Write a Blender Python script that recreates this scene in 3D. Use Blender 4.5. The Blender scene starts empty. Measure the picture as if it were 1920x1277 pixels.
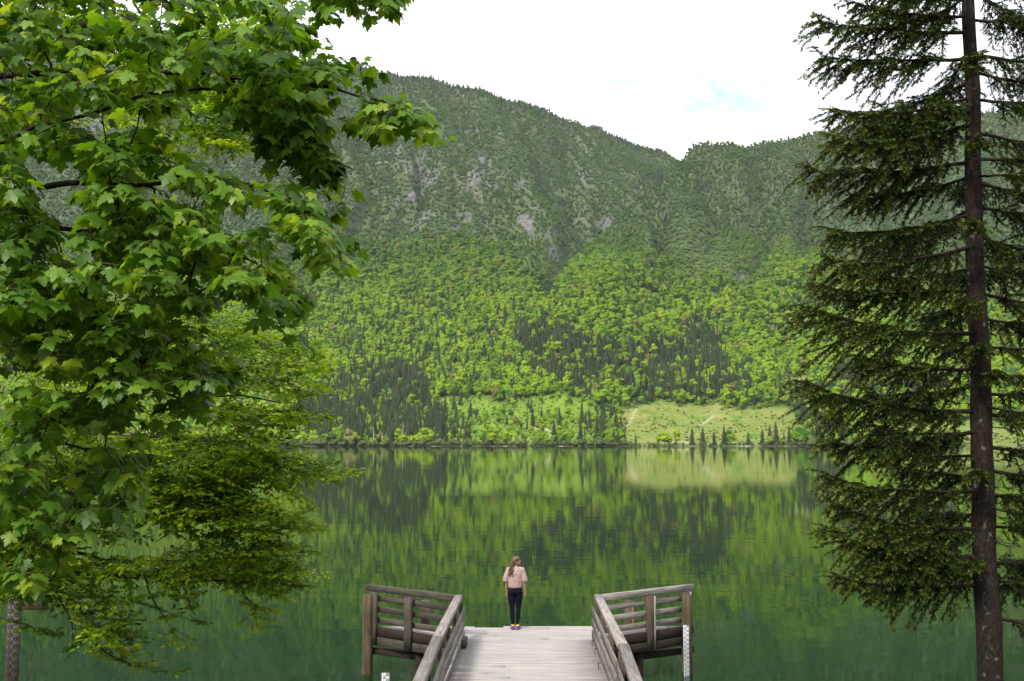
import bpy, bmesh, math, random
import numpy as np
from mathutils import Vector, Matrix
from math import radians as R

random.seed(7)
rng = np.random.default_rng(11)
sc = bpy.context.scene
col = sc.collection

# ------------------------------------------------------------------ camera
CAM = np.array([0.0, 0.0, 5.35])
FPX, CX, CY, HOR = 2000.0, 960.0, 638.5, 827.0
PITCH = math.atan((HOR - CY) / FPX)
cam = bpy.data.cameras.new('camera')
cam.sensor_width = 36.0
cam.lens = 36.0 * FPX / 1920.0
cam.clip_start = 0.1
cam.clip_end = 20000
camo = bpy.data.objects.new('camera', cam)
col.objects.link(camo)
camo.location = CAM
camo.rotation_euler = (math.pi / 2 + PITCH, 0, 0)
sc.camera = camo

# ------------------------------------------------------------------ light
SUN_EL, SUN_AZ = R(46), R(209)          # azimuth clockwise from +y: behind the camera, to the left
SUN_STRENGTH, SUN_ANGLE = 1.5, R(10)
sun = bpy.data.lights.new('sun', 'SUN')
sun.energy = SUN_STRENGTH
sun.angle = SUN_ANGLE
sun.color = (1.0, 0.95, 0.86)
suno = bpy.data.objects.new('sun', sun)
col.objects.link(suno)
sd = Vector((math.sin(SUN_AZ) * math.cos(SUN_EL), math.cos(SUN_AZ) * math.cos(SUN_EL), math.sin(SUN_EL)))
suno.rotation_euler = sd.to_track_quat('Z', 'Y').to_euler()
suno.location = (0, 0, 60)

world = bpy.data.worlds.new('World')
sc.world = world
world.use_nodes = True
CLOUD_RADIANCE = 9.6                      # at the zenith, times the background strength; an overcast sky is a third of that at the horizon
SKY_STRENGTH = 0.07


def setup_world():
    nt = world.node_tree
    N, L = nt.nodes, nt.links
    N.clear()
    out = N.new('ShaderNodeOutputWorld')
    bg = N.new('ShaderNodeBackground')
    bg.inputs['Strength'].default_value = SKY_STRENGTH
    sky = N.new('ShaderNodeTexSky')
    sky.sky_type = 'NISHITA'
    sky.sun_disc = False
    sky.sun_elevation = SUN_EL
    sky.sun_rotation = SUN_AZ
    tc = N.new('ShaderNodeTexCoord')
    mp = N.new('ShaderNodeMapping')
    mp.inputs['Scale'].default_value = (1.0, 1.0, 2.6)
    no = N.new('ShaderNodeTexNoise')
    no.inputs['Scale'].default_value = 4.2
    no.inputs['Detail'].default_value = 7
    no.inputs['Roughness'].default_value = 0.55
    no.inputs['Distortion'].default_value = 0.4
    L.new(tc.outputs['Generated'], mp.inputs['Vector'])
    L.new(mp.outputs['Vector'], no.inputs['Vector'])
    # a break in the cloud in the direction of the saddle, its edge frayed by the noise
    sub = N.new('ShaderNodeVectorMath'); sub.operation = 'DISTANCE'
    d = Vector(((1322 - CX) / FPX, 1.0, (HOR - 176) / FPX)).normalized()
    sub.inputs[1].default_value = (d.x, d.y, d.z)
    sc2 = N.new('ShaderNodeVectorMath'); sc2.operation = 'MULTIPLY_ADD'
    sc2.inputs[1].default_value = (0.55, 1, 1.5)
    sc2.inputs[2].default_value = (d.x * 0.45, 0, -d.z * 0.5)
    L.new(tc.outputs['Generated'], sc2.inputs[0])
    L.new(sc2.outputs[0], sub.inputs[0])
    m1 = N.new('ShaderNodeMath'); m1.operation = 'MULTIPLY_ADD'
    m1.inputs[1].default_value = 0.16
    m1.inputs[2].default_value = -0.08
    nf = N.new('ShaderNodeTexNoise')
    nf.inputs['Scale'].default_value = 19.0; nf.inputs['Detail'].default_value = 6; nf.inputs['Roughness'].default_value = 0.6; nf.inputs['Distortion'].default_value = 0.8
    L.new(mp.outputs['Vector'], nf.inputs['Vector'])
    L.new(nf.outputs['Fac'], m1.inputs[0])
    ad = N.new('ShaderNodeMath'); ad.operation = 'ADD'
    L.new(sub.outputs['Value'], ad.inputs[0])
    L.new(m1.outputs[0], ad.inputs[1])
    mr = N.new('ShaderNodeMapRange'); mr.interpolation_type = 'SMOOTHSTEP'
    mr.inputs['From Min'].default_value = 0.0
    mr.inputs['From Max'].default_value = 0.055
    mr.inputs['To Min'].default_value = 0.22
    mr.inputs['To Max'].default_value = 1.0
    L.new(ad.outputs[0], mr.inputs['Value'])
    # thin general breaks all over the sky
    mr2 = N.new('ShaderNodeMapRange'); mr2.interpolation_type = 'SMOOTHSTEP'
    mr2.inputs['From Min'].default_value = 0.22
    mr2.inputs['From Max'].default_value = 0.34
    mr2.inputs['To Min'].default_value = 0.45
    L.new(no.outputs['Fac'], mr2.inputs['Value'])
    mu = N.new('ShaderNodeMath'); mu.operation = 'MULTIPLY'
    L.new(mr.outputs[0], mu.inputs[0]); L.new(mr2.outputs[0], mu.inputs[1])
    sep = N.new('ShaderNodeSeparateXYZ')
    L.new(tc.outputs['Generated'], sep.inputs[0])
    cie = N.new('ShaderNodeMapRange')
    cie.inputs['From Min'].default_value = 0.0; cie.inputs['From Max'].default_value = 1.0
    cie.inputs['To Min'].default_value = 0.36; cie.inputs['To Max'].default_value = 1.0
    L.new(sep.outputs['Z'], cie.inputs['Value'])
    nb = N.new('ShaderNodeTexNoise')
    nb.inputs['Scale'].default_value = 5.0; nb.inputs['Detail'].default_value = 6; nb.inputs['Roughness'].default_value = 0.6; nb.inputs['Distortion'].default_value = 0.6
    L.new(mp.outputs['Vector'], nb.inputs['Vector'])
    sh = N.new('ShaderNodeMapRange')
    sh.inputs['From Min'].default_value = 0.3; sh.inputs['From Max'].default_value = 0.7
    sh.inputs['To Min'].default_value = 0.66; sh.inputs['To Max'].default_value = 1.24
    L.new(nb.outputs['Fac'], sh.inputs['Value'])
    cm = N.new('ShaderNodeMath'); cm.operation = 'MULTIPLY'
    L.new(cie.outputs[0], cm.inputs[0]); L.new(sh.outputs[0], cm.inputs[1])
    cv = N.new('ShaderNodeVectorMath'); cv.operation = 'SCALE'
    cv.inputs[0].default_value = (CLOUD_RADIANCE * 0.985, CLOUD_RADIANCE, CLOUD_RADIANCE * 1.03)
    L.new(cm.outputs[0], cv.inputs['Scale'])
    mix = N.new('ShaderNodeMix'); mix.data_type = 'RGBA'
    L.new(mu.outputs[0], mix.inputs['Factor'])
    L.new(sky.outputs[0], mix.inputs['A'])
    L.new(cv.outputs[0], mix.inputs['B'])
    L.new(mix.outputs['Result'], bg.inputs['Color'])
    L.new(bg.outputs[0], out.inputs[0])


setup_world()
sc.view_settings.view_transform = 'Standard'
sc.view_settings.look = 'None'
sc.view_settings.gamma = 1.0
sc.view_settings.use_curve_mapping = False
sc.view_settings.exposure = 2.12
sc.render.engine = 'CYCLES'
sc.cycles.max_bounces = 6
sc.cycles.volume_bounces = 0
sc.cycles.diffuse_bounces = 3
sc.cycles.glossy_bounces = 3
sc.cycles.transmission_bounces = 4
sc.cycles.caustics_reflective = False
sc.cycles.caustics_refractive = False
sc.cycles.use_denoising = True
try:
    sc.cycles.denoiser = 'OPENIMAGEDENOISE'
    sc.cycles.denoising_prefilter = 'ACCURATE'
except Exception:
    pass
sc.render.filter_size = 1.2


# ------------------------------------------------------------------ helpers
def ray(px, py):
    """direction through a pixel of the 1920 x 1277 photograph, scaled to depth y = 1"""
    a, b = (px - CX) / FPX, (CY - py) / FPX
    y = math.cos(PITCH) - b * math.sin(PITCH)
    z = math.sin(PITCH) + b * math.cos(PITCH)
    return np.array([a / y, 1.0, z / y])


def at_depth(px, py, y):
    return CAM + ray(px, py) * y


def at_height(px, py, z):
    d = ray(px, py)
    return CAM + d * ((z - CAM[2]) / d[2])


def project(P):
    P = np.asarray(P, float) - CAM
    c, s = math.cos(PITCH), math.sin(PITCH)
    w = P[..., 1] * c + P[..., 2] * s
    v = -P[..., 1] * s + P[..., 2] * c
    return CX + FPX * P[..., 0] / w, CY - FPX * v / w


def hash2(ix, iy, seed):
    h = (ix.astype(np.int64) * 374761393 + iy.astype(np.int64) * 668265263 + seed * 1274126177) & 0xFFFFFFFF
    h = ((h ^ (h >> 13)) * 1274126177) & 0xFFFFFFFF
    h = (h ^ (h >> 16)) & 0xFFFFFF
    return h / float(0xFFFFFF)


def vnoise(x, y, seed=0):
    x = np.asarray(x, float); y = np.asarray(y, float)
    ix = np.floor(x); iy = np.floor(y)
    fx = x - ix; fy = y - iy
    fx = fx * fx * (3 - 2 * fx); fy = fy * fy * (3 - 2 * fy)
    a = hash2(ix, iy, seed); b = hash2(ix + 1, iy, seed)
    c = hash2(ix, iy + 1, seed); d = hash2(ix + 1, iy + 1, seed)
    return (a * (1 - fx) + b * fx) * (1 - fy) + (c * (1 - fx) + d * fx) * fy


def fbm(x, y, seed=0, octv=4, gain=0.5):
    s = 0; a = 1.0; t = 0
    for k in range(octv):
        s = s + a * vnoise(np.asarray(x) * 2 ** k + 17.3 * k, np.asarray(y) * 2 ** k - 9.1 * k, seed + k)
        t += a; a *= gain
    return s / t


def sstep(a, b, x):
    t = np.clip((np.asarray(x, float) - a) / (b - a), 0, 1)
    return t * t * (3 - 2 * t)


def in_poly(px, py, poly):
    px = np.asarray(px); py = np.asarray(py)
    r = np.zeros(px.shape, bool)
    n = len(poly)
    j = n - 1
    for i in range(n):
        xi, yi = poly[i]; xj, yj = poly[j]
        c = ((yi > py) != (yj > py)) & (px < (xj - xi) * (py - yi) / (yj - yi + 1e-9) + xi)
        r ^= c
        j = i
    return r


def np_mesh(name, V, groups, attrs=None, smooth=False, mats=None, mat_idx=None):
    """groups: list of (M,k) face index arrays; attrs: {name: per-vertex float array}"""
    me = bpy.data.meshes.new(name)
    V = np.asarray(V, np.float32)
    me.vertices.add(len(V))
    me.vertices.foreach_set('co', V.ravel())
    groups = [np.asarray(g, np.int32) for g in groups if len(g)]
    nl = sum(g.size for g in groups)
    npoly = sum(len(g) for g in groups)
    me.loops.add(nl)
    me.polygons.add(npoly)
    me.loops.foreach_set('vertex_index', np.concatenate([g.ravel() for g in groups]))
    tot = np.concatenate([np.full(len(g), g.shape[1], np.int32) for g in groups])
    st = np.concatenate([[0], np.cumsum(tot)[:-1]]).astype(np.int32)
    me.polygons.foreach_set('loop_start', st)
    me.polygons.foreach_set('loop_total', tot)
    if smooth:
        me.polygons.foreach_set('use_smooth', np.ones(npoly, bool))
    for m in (mats or []):
        me.materials.append(m)
    if mat_idx is not None:
        me.polygons.foreach_set('material_index', np.asarray(mat_idx, np.int32))
    for k, a in (attrs or {}).items():
        at = me.attributes.new(k, 'FLOAT', 'POINT')
        at.data.foreach_set('value', np.asarray(a, np.float32).ravel())
    me.update(calc_edges=True)
    return me


def link(name, me, parent=None, loc=None):
    o = bpy.data.objects.new(name, me)
    col.objects.link(o)
    if loc is not None:
        o.location = loc
    if parent is not None:
        o.parent = parent
    return o


def tag(o, label=None, cat=None, group=None, kind=None):
    if label: o['label'] = label
    if cat: o['category'] = cat
    if group: o['group'] = group
    if kind: o['kind'] = kind
    return o


def empty(name, loc):
    o = bpy.data.objects.new(name, None)
    o.empty_display_size = 0.2
    o.location = loc
    col.objects.link(o)
    return o


def tubes(P0, P1, R0, R1, sides=5):
    """one prism per segment"""
    P0 = np.asarray(P0, float); P1 = np.asarray(P1, float)
    n = len(P0)
    d = P1 - P0
    L = np.linalg.norm(d, axis=1, keepdims=True) + 1e-9
    d = d / L
    P1 = P1 + d * np.minimum(L * 0.06, 0.01)
    ref = np.where(np.abs(d[:, 2:3]) > 0.9, np.array([[1.0, 0, 0]]), np.array([[0, 0, 1.0]]))
    u = np.cross(d, ref); u /= np.linalg.norm(u, axis=1, keepdims=True) + 1e-9
    v = np.cross(d, u)
    a = np.arange(sides) * 2 * math.pi / sides
    ca, sa = np.cos(a), np.sin(a)
    ring = u[:, None, :] * ca[None, :, None] + v[:, None, :] * sa[None, :, None]
    A = P0[:, None, :] + ring * np.asarray(R0)[:, None, None]
    B = P1[:, None, :] + ring * np.asarray(R1)[:, None, None]
    V = np.concatenate([A, B], axis=1).reshape(-1, 3)
    base = (np.arange(n) * 2 * sides)[:, None]
    i = np.arange(sides)[None, :]
    j = (i + 1) % sides
    F = np.stack([base + i, base + j, base + sides + j, base + sides + i], axis=-1).reshape(-1, 4)
    return V, F


def sweep(path, radii, sides=12, cap=True):
    """one smooth tube along a path"""
    P = np.asarray(path, float); n = len(P)
    T = np.gradient(P, axis=0); T /= np.linalg.norm(T, axis=1, keepdims=True) + 1e-12
    ref = np.array([1.0, 0, 0]) if abs(T[0][2]) > 0.8 else np.array([0, 0, 1.0])
    V = []
    for k in range(n):
        u = np.cross(T[k], ref); u /= np.linalg.norm(u) + 1e-12
        v = np.cross(T[k], u)
        for a in range(sides):
            w = 2 * math.pi * a / sides
            rr = radii[k] if np.isscalar(radii[k]) else radii[k][a]
            V.append(P[k] + (u * math.cos(w) + v * math.sin(w)) * rr)
    F = []
    for k in range(n - 1):
        for a in range(sides):
            b = (a + 1) % sides
            F.append((k * sides + a, k * sides + b, (k + 1) * sides + b, (k + 1) * sides + a))
    V = np.array(V)
    T3 = []
    if cap:
        V = np.vstack([V, P[0], P[-1]])
        for a in range(sides):
            b = (a + 1) % sides
            T3.append((len(V) - 2, b, a))
            T3.append((len(V) - 1, (n - 1) * sides + a, (n - 1) * sides + b))
    return V, np.array(F), np.array(T3).reshape(-1, 3)


def stamp(tV, tF, pos, X, Y, Z, scale):
    """copies of a template: frame axes X, Y, Z (N,3), scale (N,)"""
    n = len(pos)
    s = np.asarray(scale)[:, None, None]
    V = pos[:, None, :] + s * (tV[None, :, 0:1] * X[:, None, :] + tV[None, :, 1:2] * Y[:, None, :] + tV[None, :, 2:3] * Z[:, None, :])
    F = (np.arange(n) * len(tV))[:, None, None] + tF[None, :, :]
    return V.reshape(-1, 3), F.reshape(-1, tF.shape[1])


def norm(v):
    return v / (np.linalg.norm(v, axis=-1, keepdims=True) + 1e-12)


# ------------------------------------------------------------------ materials
class Mat:
    def __init__(self, name):
        self.m = bpy.data.materials.new(name)
        self.m.use_nodes = True
        self.N = self.m.node_tree.nodes
        self.L = self.m.node_tree.links
        self.N.clear()
        self.out = self.N.new('ShaderNodeOutputMaterial')

    def n(self, t, **kw):
        x = self.N.new(t)
        for k, v in kw.items():
            setattr(x, k, v)
        return x

    def l(self, a, b):
        self.L.new(a, b)

    def val(self, sock, v):
        if hasattr(v, 'is_linked') or isinstance(v, bpy.types.NodeSocket):
            self.l(v, sock)
        else:
            sock.default_value = v

    def coord(self, which='Object'):
        return self.n('ShaderNodeTexCoord').outputs[which]

    def mapping(self, vec, scale=(1, 1, 1), loc=None):
        m = self.n('ShaderNodeMapping')
        m.inputs['Scale'].default_value = scale
        if loc is not None:
            self.val(m.inputs['Location'], loc)
        self.l(vec, m.inputs['Vector'])
        return m.outputs[0]

    def noise(self, vec, scale, detail=4, rough=0.5, dist=0.0):
        t = self.n('ShaderNodeTexNoise')
        t.inputs['Scale'].default_value = scale
        t.inputs['Detail'].default_value = detail
        t.inputs['Roughness'].default_value = rough
        t.inputs['Distortion'].default_value = dist
        if vec is not None:
            self.l(vec, t.inputs['Vector'])
        return t.outputs['Fac']

    def ramp(self, fac, stops, interp='LINEAR'):
        r = self.n('ShaderNodeValToRGB')
        r.color_ramp.interpolation = interp
        e = r.color_ramp.elements
        while len(e) < len(stops):
            e.new(0.5)
        for el, (p, c) in zip(e, stops):
            el.position = p
            el.color = (c[0], c[1], c[2], 1) if not np.isscalar(c) else (c, c, c, 1)
        self.l(fac, r.inputs[0])
        return r.outputs[0]

    def rng(self, v, a, b, c=0.0, d=1.0, smooth=True):
        r = self.n('ShaderNodeMapRange')
        if smooth:
            r.interpolation_type = 'SMOOTHSTEP'
        r.inputs['From Min'].default_value = a
        r.inputs['From Max'].default_value = b
        r.inputs['To Min'].default_value = c
        r.inputs['To Max'].default_value = d
        self.l(v, r.inputs['Value'])
        return r.outputs[0]

    def math(self, op, a, b=0.0, c=None):
        m = self.n('ShaderNodeMath', operation=op)
        self.val(m.inputs[0], a); self.val(m.inputs[1], b)
        if c is not None:
            self.val(m.inputs[2], c)
        return m.outputs[0]

    def mix(self, f, a, b, mode='MIX'):
        m = self.n('ShaderNodeMix', data_type='RGBA', blend_type=mode)
        self.val(m.inputs['Factor'], f)
        for s, v in (('A', a), ('B', b)):
            if isinstance(v, tuple):
                m.inputs[s].default_value = (*v[:3], 1)
            else:
                self.l(v, m.inputs[s])
        return m.outputs['Result']

    def attr(self, name):
        a = self.n('ShaderNodeAttribute')
        a.attribute_name = name
        return a.outputs['Fac']

    def bump(self, h, strength=0.5, dist=0.02, normal=None):
        b = self.n('ShaderNodeBump')
        b.inputs['Strength'].default_value = strength
        b.inputs['Distance'].default_value = dist
        self.l(h, b.inputs['Height'])
        if normal is not None:
            self.l(normal, b.inputs['Normal'])
        return b.outputs[0]

    def principled(self, color, rough=0.6, normal=None, spec=0.5, metallic=0.0, ior=None):
        p = self.n('ShaderNodeBsdfPrincipled')
        if isinstance(color, tuple):
            p.inputs['Base Color'].default_value = (*color[:3], 1)
        else:
            self.l(color, p.inputs['Base Color'])
        self.val(p.inputs['Roughness'], rough)
        p.inputs['Specular IOR Level'].default_value = spec
        p.inputs['Metallic'].default_value = metallic
        if ior:
            p.inputs['IOR'].default_value = ior
        if normal is not None:
            self.l(normal, p.inputs['Normal'])
        return p.outputs[0]

    def end(self, sh):
        self.l(sh, self.out.inputs['Surface'])
        return self.m


def mat_leaf(name, stops, trans=0.45, gloss=0.35, tcol=(1.25, 1.15, 0.35), extra=None):
    m = Mat(name)
    t = m.attr('tint')
    c = m.ramp(t, stops)
    nz = m.noise(m.coord('Object'), 1.7, 3)
    c = m.mix(0.55, c, m.ramp(nz, [(0.3, (0.62, 0.7, 0.6)), (0.7, (1.2, 1.15, 1.0))]), 'MULTIPLY')
    p = m.principled(c, 0.42, spec=gloss)
    tr = m.n('ShaderNodeBsdfTranslucent')
    m.l(m.mix(1.0, c, tcol, 'MULTIPLY'), tr.inputs['Color'])
    mx = m.n('ShaderNodeMixShader')
    mx.inputs[0].default_value = trans
    m.l(p, mx.inputs[1]); m.l(tr.outputs[0], mx.inputs[2])
    return m.end(mx.outputs[0])


def mat_simple(name, c, rough=0.7, spec=0.3):
    m = Mat(name)
    nz = m.noise(m.coord('Object'), 30, 3)
    cc = m.mix(0.5, c, m.ramp(nz, [(0.25, 0.6), (0.75, 1.15)]), 'MULTIPLY')
    return m.end(m.principled(cc, rough, spec=spec))


def mat_bark(name, stops, scale=14.0, zsq=0.25, lichen=None):
    m = Mat(name)
    v = m.mapping(m.coord('Object'), (1, 1, zsq))
    n1 = m.noise(v, scale, 6, 0.65, 0.4)
    c = m.ramp(n1, stops)
    if lichen:
        n2 = m.noise(m.coord('Object'), 9.0, 2, 0.4)
        c = m.mix(m.rng(n2, 0.66, 0.72), c, lichen)
    return m.end(m.principled(c, 0.9, m.bump(n1, 0.8, 0.02), 0.15))


def mat_wood(name, stops, moss=0.0, stain=0.5, dark=(0.02, 0.017, 0.013), var=1.0):
    """boards: local x runs along the grain"""
    m = Mat(name)
    oi = m.n('ShaderNodeObjectInfo')
    off = m.n('ShaderNodeCombineXYZ')
    for k in range(3):
        m.l(m.math('MULTIPLY', oi.outputs['Random'], 37.0 + 11 * k), off.inputs[k])
    add = m.n('ShaderNodeVectorMath', operation='ADD')
    m.l(m.coord('Object'), add.inputs[0]); m.l(off.outputs[0], add.inputs[1])
    vec = add.outputs[0]
    g = m.noise(m.mapping(vec, (1.2, 26, 26)), 2.0, 6, 0.65, 0.6)
    b = m.noise(m.mapping(vec, (0.9, 3, 3)), 1.6, 4, 0.6)
    c = m.ramp(g, stops)
    c = m.mix(0.75 * (0.4 + 0.6 * var), c, m.ramp(b, [(0.28, (0.55, 0.53, 0.5)), (0.68, (1.15, 1.13, 1.1))]), 'MULTIPLY')
    c = m.mix(var, c, m.ramp(oi.outputs['Random'], [(0, (0.8, 0.79, 0.77)), (1, (1.12, 1.1, 1.08))]), 'MULTIPLY')
    ck = m.noise(m.mapping(vec, (0.5, 13, 13)), 1.9, 3, 0.55)
    c = m.mix(m.rng(ck, 0.60, 0.68, 0, 0.55 * stain), c, dark)
    # knots and short dark checks
    k1 = m.noise(m.mapping(vec, (2.0, 18, 18)), 1.7, 2, 0.5)
    c = m.mix(m.rng(k1, 0.68, 0.76, 0, stain), c, dark)
    if moss:
        ms = m.noise(vec, 5.0, 5, 0.7)
        c = m.mix(m.rng(ms, 0.5, 0.68, 0, moss), c, (0.05, 0.055, 0.02))
        m2 = m.noise(vec, 2.3, 5, 0.75)
        c = m.mix(m.rng(m2, 0.5, 0.66, 0, moss), c, dark)
    return m.end(m.principled(c, 0.85, m.bump(g, 0.5, 0.006), 0.2))


M = {}
M['wood_deck'] = mat_wood('pale_deck_wood', [(0.25, (0.1725, 0.1589, 0.1509)), (0.45, (0.2402, 0.2248, 0.2156)), (0.75, (0.2772, 0.2618, 0.2526))], stain=0.4, var=0.22)
M['wood_rail'] = mat_wood('weathered_rail_wood', [(0.3, (0.0725, 0.0667, 0.0623)), (0.5, (0.1958, 0.1798, 0.1711)), (0.7, (0.3117, 0.2944, 0.2842))], stain=0.8)
M['wood_board'] = mat_wood('weathered_board_wood', [(0.3, (0.0720, 0.0672, 0.0624)), (0.5, (0.1560, 0.1464, 0.1380)), (0.7, (0.2460, 0.2352, 0.2244))], moss=0.15, stain=0.8)
M['wood_old'] = mat_wood('mossy_rail_wood', [(0.25, (0.0166, 0.0139, 0.0111)), (0.5, (0.0527, 0.0454, 0.0377)), (0.75, (0.1053, 0.0942, 0.0832))], moss=0.7, stain=0.85)
M['wood_brown'] = mat_wood('brown_post_wood', [(0.25, (0.0224, 0.0157, 0.0120)), (0.5, (0.0599, 0.0435, 0.0344)), (0.75, (0.1048, 0.0824, 0.0703))], moss=0.3, stain=0.6)
M['wood_dark'] = mat_wood('dark_wet_wood', [(0.25, (0.0092, 0.0069, 0.0054)), (0.5, (0.0216, 0.0154, 0.0115)), (0.75, (0.0385, 0.0277, 0.0208))], stain=0.5)
M['pile'] = mat_bark('pile_wood', [(0.3, (0.0270, 0.0200, 0.0123)), (0.5, (0.0577, 0.0439, 0.0262)), (0.7, (0.1155, 0.0924, 0.0601))], 11, 0.12, (0.1078, 0.1001, 0.0462))
M['spruce_bark'] = mat_bark('spruce_bark', [(0.3, (0.004, 0.003, 0.0022)), (0.5, (0.014, 0.0098, 0.0072)), (0.7, (0.034, 0.025, 0.019))], 26, 0.6, (0.07, 0.068, 0.06))
M['dark_bark'] = mat_bark('dark_bark', [(0.3, (0.006, 0.004, 0.0035)), (0.7, (0.024, 0.016, 0.013))], 20, 0.4)
M['beech_bark'] = mat_bark('beech_bark', [(0.3, (0.016, 0.012, 0.010)), (0.7, (0.06, 0.047, 0.04))], 20, 0.6)
M['maple_leaf'] = mat_leaf('maple_leaf', [(0.0, (0.026, 0.070, 0.005)), (0.45, (0.082, 0.180, 0.012)), (0.8, (0.155, 0.270, 0.024)), (1.0, (0.25, 0.34, 0.022))], 0.58, 0.3)
M['beech_leaf'] = mat_leaf('beech_leaf', [(0.0, (0.040, 0.105, 0.004)), (0.45, (0.125, 0.235, 0.007)), (0.75, (0.23, 0.35, 0.011)), (1.0, (0.33, 0.43, 0.016))], 0.55, 0.22, (1.15, 1.12, 0.3))
M['needle'] = mat_leaf('spruce_needle', [(0.0, (0.008, 0.015, 0.004)), (0.45, (0.026, 0.042, 0.006)), (0.7, (0.075, 0.098, 0.009)), (1.0, (0.17, 0.195, 0.013))], 0.18, 0.15, (1.1, 1.1, 0.5))
M['twig'] = mat_simple('twig', (0.035, 0.024, 0.018))

# ================================================================== THE FAR SHORE
SHORE_Y = 1095.0


def ridge_pts(pts):
    t, e, Y = [], [], []
    for px, py, yy in pts:
        d = ray(px, py)
        t.append(d[0]); e.append(d[2] + CAM[2] / yy); Y.append(yy)
    return np.array(t), np.array(e), np.array(Y)


RA = ridge_pts([(-1200, 40, 2700), (-400, 62, 2700), (0, 84, 2700), (300, 96, 2680), (500, 108, 2650), (690, 131, 2620), (800, 149, 2600), (900, 170, 2640), (1000, 200, 2720),
                (1100, 236, 2820), (1200, 274, 2900), (1270, 299, 2950), (1350, 335, 2950), (1500, 380, 2950), (2300, 420, 2900)])
RB = ridge_pts([(1040, 545, 1660), (1080, 500, 1740), (1130, 436, 1850), (1200, 371, 1960), (1250, 328, 2040), (1283, 299, 2080), (1302, 275, 2100), (1325, 267, 2120),
                (1360, 267, 2150), (1400, 275, 2190), (1450, 268, 2220), (1500, 257, 2250), (1560, 245, 2280), (1620, 230, 2300), (1780, 210, 2320), (1920, 206, 2320),
                (2400, 180, 2320), (3200, 170, 2320)])


def shore_y(t):
    return SHORE_Y + 14 * np.sin(t * 9 + 1) + 10 * (fbm(t * 40, t * 0 + 3.3, 5, 3) - 0.5) - 30 * np.maximum(t - 0.1, 0)


def profile(t, y, tt, ee, YY):
    e = np.interp(t, tt, ee); Yr = np.interp(t, tt, YY)
    zr = e * Yr
    y0 = shore_y(t)
    # low bench by the shore, fan above it, then the steep face
    w1, w2 = 1295.0, 1660.0
    z1 = 34.0 + 10 * (fbm(t * 6, t * 0, 21, 2) - 0.5)
    z2 = np.minimum(218.0 + 30 * np.sin(t * 7.0 + 0.5) * 0.5, zr * 0.62)
    w2 = np.minimum(w2, y0 + (Yr - y0) * 0.62)
    s1 = np.clip((y - y0) / (w1 - y0), -1, 1)
    a = z1 * np.where(s1 > 0, s1 ** 1.15 if False else np.abs(s1) ** 1.15, s1)
    s2 = np.clip((y - w1) / (w2 - w1), 0, 1)
    b = (z2 - z1) * (0.75 * s2 + 0.25 * s2 * s2)
    s3 = np.clip((y - w2) / (Yr - w2), 0, 1)
    c = (zr - z2) * (1.12 * s3 - 0.12 * s3 * s3)
    z = a + b + c - 0.42 * np.maximum(y - Yr, 0)
    return z, Yr


def terrain(t, y):
    t = np.asarray(t, float); y = np.asarray(y, float)
    zA, YA = profile(t, y, *RA)
    zB, YB = profile(t, y, *RB)
    x = t * y
    # ravine behind the right-hand spur
    edge_t = np.interp(y, RB[2][:8], RB[0][:8])
    zA = zA - 150 * np.exp(-((t - edge_t - 0.004) / 0.034) ** 2) * sstep(1640, 1760, y) * (1 - sstep(2150, 2400, y))
    onB = sstep(RB[0][0] - 0.005, RB[0][0] + 0.01, t)
    z = np.where(onB > 0, np.maximum(zA, zB * onB + zA * (1 - onB)), zA)
    hgt = np.clip((z - 120) / 250.0, 0, 1)
    # gullies run down the slope
    gx = x + 150 * (fbm(x / 260, y / 300, 31, 4) - 0.5) + 0.25 * (y - 1800) * np.where(zB > zA, -0.8, 0.5)
    g = np.abs(fbm(gx / 95, y / 700, 41, 3) - 0.5) * 2
    g2 = np.abs(fbm(gx / 34, y / 260, 47, 3) - 0.5) * 2
    fade = sstep(0, 140, np.where(zB > zA, YB, YA) - y) * 0.85 + 0.15
    z = z + hgt * fade * ((g - 0.3) * 115 * (0.35 + 1.2 * fbm(x / 330, y / 330, 57, 2)) + (g2 - 0.3) * 22)
    z = z + np.clip((z - 3) / 60, 0, 1) * ((fbm(x / 60, y / 60, 51, 4) - 0.5) * 14)
    # a rounded spur low on the right slope
    px = CX + FPX * t
    k = np.exp(-((px - 1500) / 62) ** 2 - ((y - 1640) / 95) ** 2)
    z = z + 62 * k
    k2 = np.exp(-((px - 1130) / 90) ** 2 - ((y - 1560) / 120) ** 2)
    z = z + 22 * k2
    return z


MEADOW = [(1168, 838), (1160, 800), (1168, 772), (1200, 757), (1260, 754), (1300, 762), (1400, 764), (1475, 768), (1505, 792), (1512, 815), (1490, 838)]
SCRUB = [(805, 838), (830, 790), (815, 752), (880, 742), (960, 756), (1030, 742), (1110, 745), (1150, 770), (1150, 838)]
CLEARING = [(1455, 726), (1470, 712), (1500, 704), (1530, 706), (1525, 722), (1490, 730)]
MEADOW_R = [(1640, 838), (1660, 800), (1760, 790), (1960, 792), (1960, 838)]


def ragged(px, py, poly, amp=15.0):
    return in_poly(px + amp * 2 * (fbm(px / 19, py / 13, 201, 3) - 0.5), py + amp * 1.4 * (fbm(px / 19, py / 13, 211, 3) - 0.5), poly)


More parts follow.
